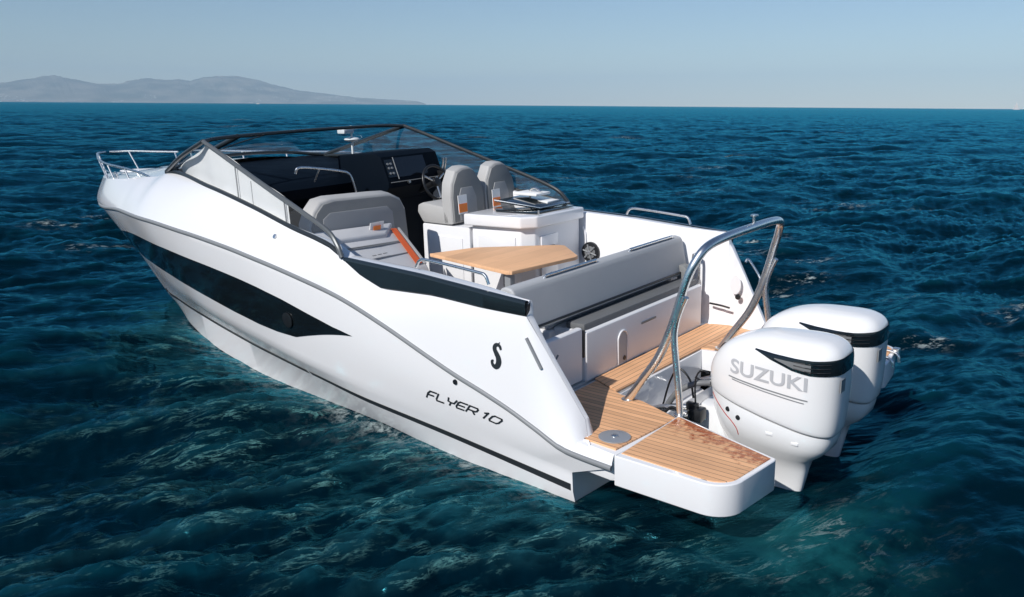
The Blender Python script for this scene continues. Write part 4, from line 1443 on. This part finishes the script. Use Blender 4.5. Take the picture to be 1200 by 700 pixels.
        for (xa, xb2, za, zb2, w) in ((-.575, -1.09, .722, .668, .0042), (-.60, -1.07, .707, .651, .0032)):
            bm = bmesh.new()
            rr_ = []
            for x in np.linspace(xa, xb2, 16):
                z = za + (zb2 - za) * (x - xa) / (xb2 - xa)
                rr_.append([(x, side_y(x, z, s) + s * .0035, z), (x, side_y(x, z + w * 2, s) + s * .0035, z + w * 2)])
            grid_mesh(bm, rr_)
            from_bm("pinstripe", bm, GREYL, cowl, 60)
    # seam and fittings
    def ring_y(Rr, x, s):
        return max(p[1] * s for p in Rr if abs(p[0] - x) < .05) if any(abs(p[0] - x) < .05 for p in Rr) else .15
    bm = bmesh.new()
    A0 = [(p[0], p[1] * 1.0, p[2] + .002) for p in R1[0]]
    bm_tube(bm, A0 + [A0[0]], .0035, 6, 1, False)
    from_bm("cowl_seam", bm, GREYL, e, 60)
    for s in (1, -1):
        for x, z in ((-.567, .490), (-.645, .455)):
            y = flank_y(R2, x, z, s)
            disc("rubber_plug", (x, y - .012 * s, z), (0, s, 0), .017, .016, BLACK, lowc, 14, .003)
        for x, z in ((-.86, .405), (-1.02, .375)):
            y = flank_y(R2, x, z, s)
            box("latch", (x - .022, x + .022), sorted((y - .006 * s, y + .006 * s)), (z - .009, z + .009), PAINT, lowc, .003)
        lp_ = [(x, flank_y(R2, x, z, s) + .001 * s, z) for x, z in ((-.425, .552), (-.46, .52), (-.50, .485), (-.55, .445), (-.60, .41), (-.63, .37), (-.64, .33))]
        tube("red_pinstripe", lp_, .0035, REDLINE, lowc, 6)
    prism("rear_badge", [(-1.2385, .11, .72), (-1.2385, .11, .80), (-1.2385, .04, .80), (-1.2385, .04, .72)], (-.004, 0, 0), GREYL, cowl, .0)
    # clamp bracket to the transom
    bm = bmesh.new()
    bm_prism(bm, [(-.34, -.10, .46), (-.46, -.10, .42), (-.60, -.10, .05), (-.52, -.10, -.2), (.02, -.10, -.2), (.02, -.10, .16), (-.16, -.10, .24)], (0, .20, 0), .02, 2)
    from_bm("clamp_bracket", bm, PAINT, e)
    tube("tilt_ram", [(-.36, .15, .44), (-.12, .17, .40), (.10, .15, .30)], .022, STEEL, e, 10)
    return e
eng = outboard()
def copy_tree(o, parent):
    c = o.copy()
    COL.objects.link(c)
    c.parent = parent
    for ch_ in list(o.children):
        copy_tree(ch_, c)
    return c
e2 = copy_tree(eng, boat)
e2.location = (0, -.35, 0)
# rigging: hoses from the well to the engine, black clamps
rig = bpy.data.objects.new("engine_rigging", None)
link(rig, boat)
for f, yo in ((1, .35), (-1, -.35)):
    tube("hose", [(-.08, yo + .14, .33), (-.14, yo + .16, .44), (-.22, yo + .17, .54), (-.32, yo + .15, .60), (-.40, yo + .10, .61)], .020, RUBBER, rig, 10)
    tube("cable", [(-.06, yo + .12, .36), (-.13, yo + .14, .58), (-.20, yo + .15, .68), (-.28, yo + .15, .62), (-.31, yo + .15, .50)], .007, BLACK, rig, 8)
    tube("cable", [(-.34, yo + .17, .42), (-.33, yo + .17, .62), (-.36, yo + .16, .70), (-.41, yo + .14, .69)], .006, BLACK, rig, 8)
    tube("cable", [(.02, yo + .18, .38), (-.10, yo + .22, .36), (-.18, yo + .20, .42), (-.26, yo + .22, .40)], .010, BLACK, rig, 8)
    bm = bmesh.new()
    bm_box(bm, (-.40, -.31), (yo + .13, yo + .22), (.36, .45), .015)
    bm_box(bm, (-.36, -.28), (yo + .16, yo + .20), (.43, .48), .01)
    bm_uv(bm, (-.30, yo + .2, .38), .035, 10, 6)
    from_bm("steering_clamp", bm, BLACK, rig)
    tube("steering_link", [(-.12, yo + .18, .40), (-.30, yo + .20, .41)], .014, STEEL, rig, 8)

# ------------------------------------------------------------------ far coast
def hills():
    Dm = 25000.0
    prof_px = [(-260, 8), (-150, 16), (-60, 20), (0, 21), (20, 22), (50, 26), (66, 29), (80, 30), (100, 27), (125, 23), (150, 22), (165, 26), (185, 30), (205, 28), (218, 29), (232, 26), (248, 32), (262, 34), (285, 34), (310, 30), (335, 23), (355, 17), (375, 14), (400, 11), (420, 8), (450, 6), (490, 4), (500, 0)]
    nx, ny = 420, 40
    r = np.random.default_rng(4)
    azs = np.linspace(-260, 500, nx)
    hpx = np.interp(azs, [p[0] for p in prof_px], [p[1] for p in prof_px])
    az = YAW - np.arctan((azs - 600) / 1003.36)
    def nz1(x, y):
        v = 0
        for o_ in range(6):
            fq = 2 ** o_
            v += (np.sin(x * fq * 1.9 + o_ * 2.1 + 1.3 * np.sin(y * fq * .8 + o_)) * np.cos(y * fq * 2.3 + o_ * 1.7 + np.sin(x * fq))) / fq ** .9
        return v
    V = []
    for j in range(ny):
        dpt = j / (ny - 1)
        rr = Dm + dpt * 7200
        rise = math.sin(min(1, dpt / .55) * math.pi / 2) ** 1.15 if dpt < .55 else math.cos((dpt - .55) / .45 * math.pi / 2) ** .6
        z = hpx / 1003.36 / .97 * (Dm + 3900) * rise
        n_ = nz1(azs / 42 + dpt * 2, dpt * 5 + azs / 60)
        z = z * (.78 + .03 * n_ * (1 - abs(2 * dpt - 1.1) * .6)) + 6 * n_ * rise + rise * (14 * np.abs(np.sin(azs / 5.3 + 3 * np.sin(azs / 13.7) + dpt * 9)) + 9 * np.abs(np.sin(azs / 2.7 + dpt * 17 + 2 * np.sin(azs / 7.1))))
        z = np.maximum(z, -9 + 0 * z) if 0 < j < ny - 1 else np.full(nx, -9.0)
        V.append(np.stack([CAM[0] + rr * np.cos(az), CAM[1] + rr * np.sin(az), z], -1))
    bm = bmesh.new()
    grid_mesh(bm, np.array(V))
    m, nt, b = mat("dry_hillside")
    tc = N(nt, "ShaderNodeTexCoord")
    no = N(nt, "ShaderNodeTexNoise")
    no.inputs["Scale"].default_value = .0014
    no.inputs["Detail"].default_value = 8
    nt.links.new(tc.outputs["Object"], no.inputs["Vector"])
    rp = N(nt, "ShaderNodeValToRGB")
    rp.color_ramp.elements[0].position = .38
    rp.color_ramp.elements[0].color = (.045, .06, .055, 1)
    rp.color_ramp.elements[1].position = .62
    rp.color_ramp.elements[1].color = (.20, .18, .15, 1)
    nt.links.new(no.outputs["Fac"], rp.inputs[0])
    # pale villages: small light cells low on the slope
    vo = N(nt, "ShaderNodeTexVoronoi")
    vo.inputs["Scale"].default_value = .011
    nt.links.new(tc.outputs["Object"], vo.inputs["Vector"])
    n2 = N(nt, "ShaderNodeTexNoise")
    n2.inputs["Scale"].default_value = .0005
    nt.links.new(tc.outputs["Object"], n2.inputs["Vector"])
    t1 = N(nt, "ShaderNodeMath", operation='LESS_THAN'); t1.inputs[1].default_value = .30
    nt.links.new(vo.outputs["Distance"], t1.inputs[0])
    t2 = N(nt, "ShaderNodeMath", operation='GREATER_THAN'); t2.inputs[1].default_value = .56
    nt.links.new(n2.outputs["Fac"], t2.inputs[0])
    sz = N(nt, "ShaderNodeSeparateXYZ")
    nt.links.new(tc.outputs["Object"], sz.inputs[0])
    t3 = N(nt, "ShaderNodeMath", operation='LESS_THAN'); t3.inputs[1].default_value = 420
    nt.links.new(sz.outputs["Z"], t3.inputs[0])
    a1 = N(nt, "ShaderNodeMath", operation='MULTIPLY'); nt.links.new(t1.outputs[0], a1.inputs[0]); nt.links.new(t2.outputs[0], a1.inputs[1])
    a2 = N(nt, "ShaderNodeMath", operation='MULTIPLY'); nt.links.new(a1.outputs[0], a2.inputs[0]); nt.links.new(t3.outputs[0], a2.inputs[1])
    mx = N(nt, "ShaderNodeMixRGB")
    mx.inputs[2].default_value = (.6, .57, .52, 1)
    nt.links.new(a2.outputs[0], mx.inputs[0]); nt.links.new(rp.outputs[0], mx.inputs[1])
    nt.links.new(mx.outputs[0], b.inputs["Base Color"])
    b.inputs["Roughness"].default_value = .95
    b.inputs["Specular IOR Level"].default_value = .1
    o = from_bm("hills", bm, m, None, 0)
    o["kind"] = "structure"
    o["label"] = "hazy blue hills of a far coast along the left horizon"
hills()

def at_px(px, r):
    a = YAW - math.atan((px - 600) / 1003.36)
    d = r / math.cos(a - YAW)
    return CAM[0] + d * math.cos(a), CAM[1] + d * math.sin(a), a
# far sailing boat
x, y, a = at_px(1175, 2100)
sb = bpy.data.objects.new("sailing_boat", None)
COL.objects.link(sb)
sb.scale = (1.25, 1.25, 1.25)
sb.location = (x, y, -.1)
sb.rotation_euler = (0, 0, a + R_(62))
sb["label"] = "tiny white sailing boat far off on the right part of the horizon"
sb["category"] = "sailing boat"
bm = bmesh.new()
rings = []
for k in range(13):
    t = k / 12
    w = 1.9 * math.sin(math.pi * (.08 + .92 * t) ** .75) ** .7 * (1 if t < .99 else 0.05)
    X_ = 6 - 12 * t
    w = 1.8 * (1 - abs(2 * t - 1.15) ** 2.4 * .75) if t > 0 else .08
    rings.append([(X_, w, 1.15), (X_, w * .8, .3), (X_, .05, -.5), (X_, -w * .8, .3), (X_, -w, 1.15)])
bm_loft(bm, rings)
from_bm("hull", bm, GEL, sb)
box("coach_roof", (-1.5, 2.5), (-1.0, 1.0), (1.15, 1.65), GEL, sb, .15)
tube("mast", [(1.0, 0, 1.1), (1.0, 0, 15.5)], .12, TAGW, sb, 8)
tube("boom", [(1.0, 0, 2.4), (-4.2, .9, 2.4)], .09, TAGW, sb, 8)
def sail(name, pts, bow_):
    bm = bmesh.new()
    a, b, c = [Vector(p) for p in pts]
    rows = []
    for i in range(9):
        s = i / 8
        l, r = a.lerp(c, s), b.lerp(c, s)
        rows.append([tuple(l.lerp(r, t) + Vector((0, bow_ * math.sin(math.pi * t) * (1 - s), 0))) for t in np.linspace(0, 1, 7)])
    grid_mesh(bm, rows)
    bmesh.ops.solidify(bm, geom=bm.faces[:], thickness=.03)
    from_bm(name, bm, TAGW, sb, 60)
sail("mainsail", [(.9, .02, 2.5), (-4.1, .9, 2.6), (.95, 0, 15.2)], .5)
sail("foresail", [(5.7, 0, 1.4), (.4, 1.0, 1.9), (1.1, 0, 13.6)], .6)
# far motor cruiser under the hills
x, y, a = at_px(308, 2600)
mb = bpy.data.objects.new("motor_cruiser", None)
COL.objects.link(mb)
mb.location = (x, y, 0)
mb.rotation_euler = (0, 0, a + R_(70))
mb["label"] = "tiny white motor cruiser far off below the hills on the left"
mb["category"] = "motor cruiser"
bm = bmesh.new()
rings = []
for k in range(10):
    t = k / 9
    w = 1.7 * (1 - (1 - t) ** 2.2) + .04
    rings.append([(5 - 10 * t, w, 1.9 - .6 * t), (5 - 10 * t, w * .8, .3), (5 - 10 * t, .05, -.5), (5 - 10 * t, -w * .8, .3), (5 - 10 * t, -w, 1.9 - .6 * t)])
bm_loft(bm, rings)
from_bm("hull", bm, GEL, mb)
prism("cabin", [(2.2, -1.2, 1.4), (1.0, -1.2, 2.9), (-2.6, -1.2, 3.0), (-3.0, -1.2, 1.3)], (0, 2.4, 0), GEL, mb, .12)
prism("cabin_window", [(1.5, -1.22, 1.9), (.9, -1.22, 2.6), (-2.2, -1.22, 2.6), (-2.4, -1.22, 1.9)], (0, 2.44, 0), BLACKG, mb, .0)
tube("radar_mast", [(-1.2, 0, 3.0), (-1.6, 0, 4.4)], .12, TAGW, mb, 8)

# ------------------------------------------------------------------ the air
def haze():
    bm = bmesh.new()
    bm_box(bm, (-34000, 34000), (-34000, 34000), (-12.0, 1300.0))
    m, nt, b = mat("sea_haze")
    nt.nodes.remove(b)
    v = N(nt, "ShaderNodeVolumePrincipled")
    v.inputs["Color"].default_value = (.60, .82, 1.0, 1)
    v.inputs["Density"].default_value = HAZE
    v.inputs["Anisotropy"].default_value = -0.14
    nt.links.new(v.outputs[0], nt.nodes["Material Output"].inputs["Volume"])
    o = from_bm("haze", bm, m, None, 0)
    o["kind"] = "stuff"
    o["label"] = "pale blue sea haze in front of the far coast"
HAZE = 4.3e-5
haze()
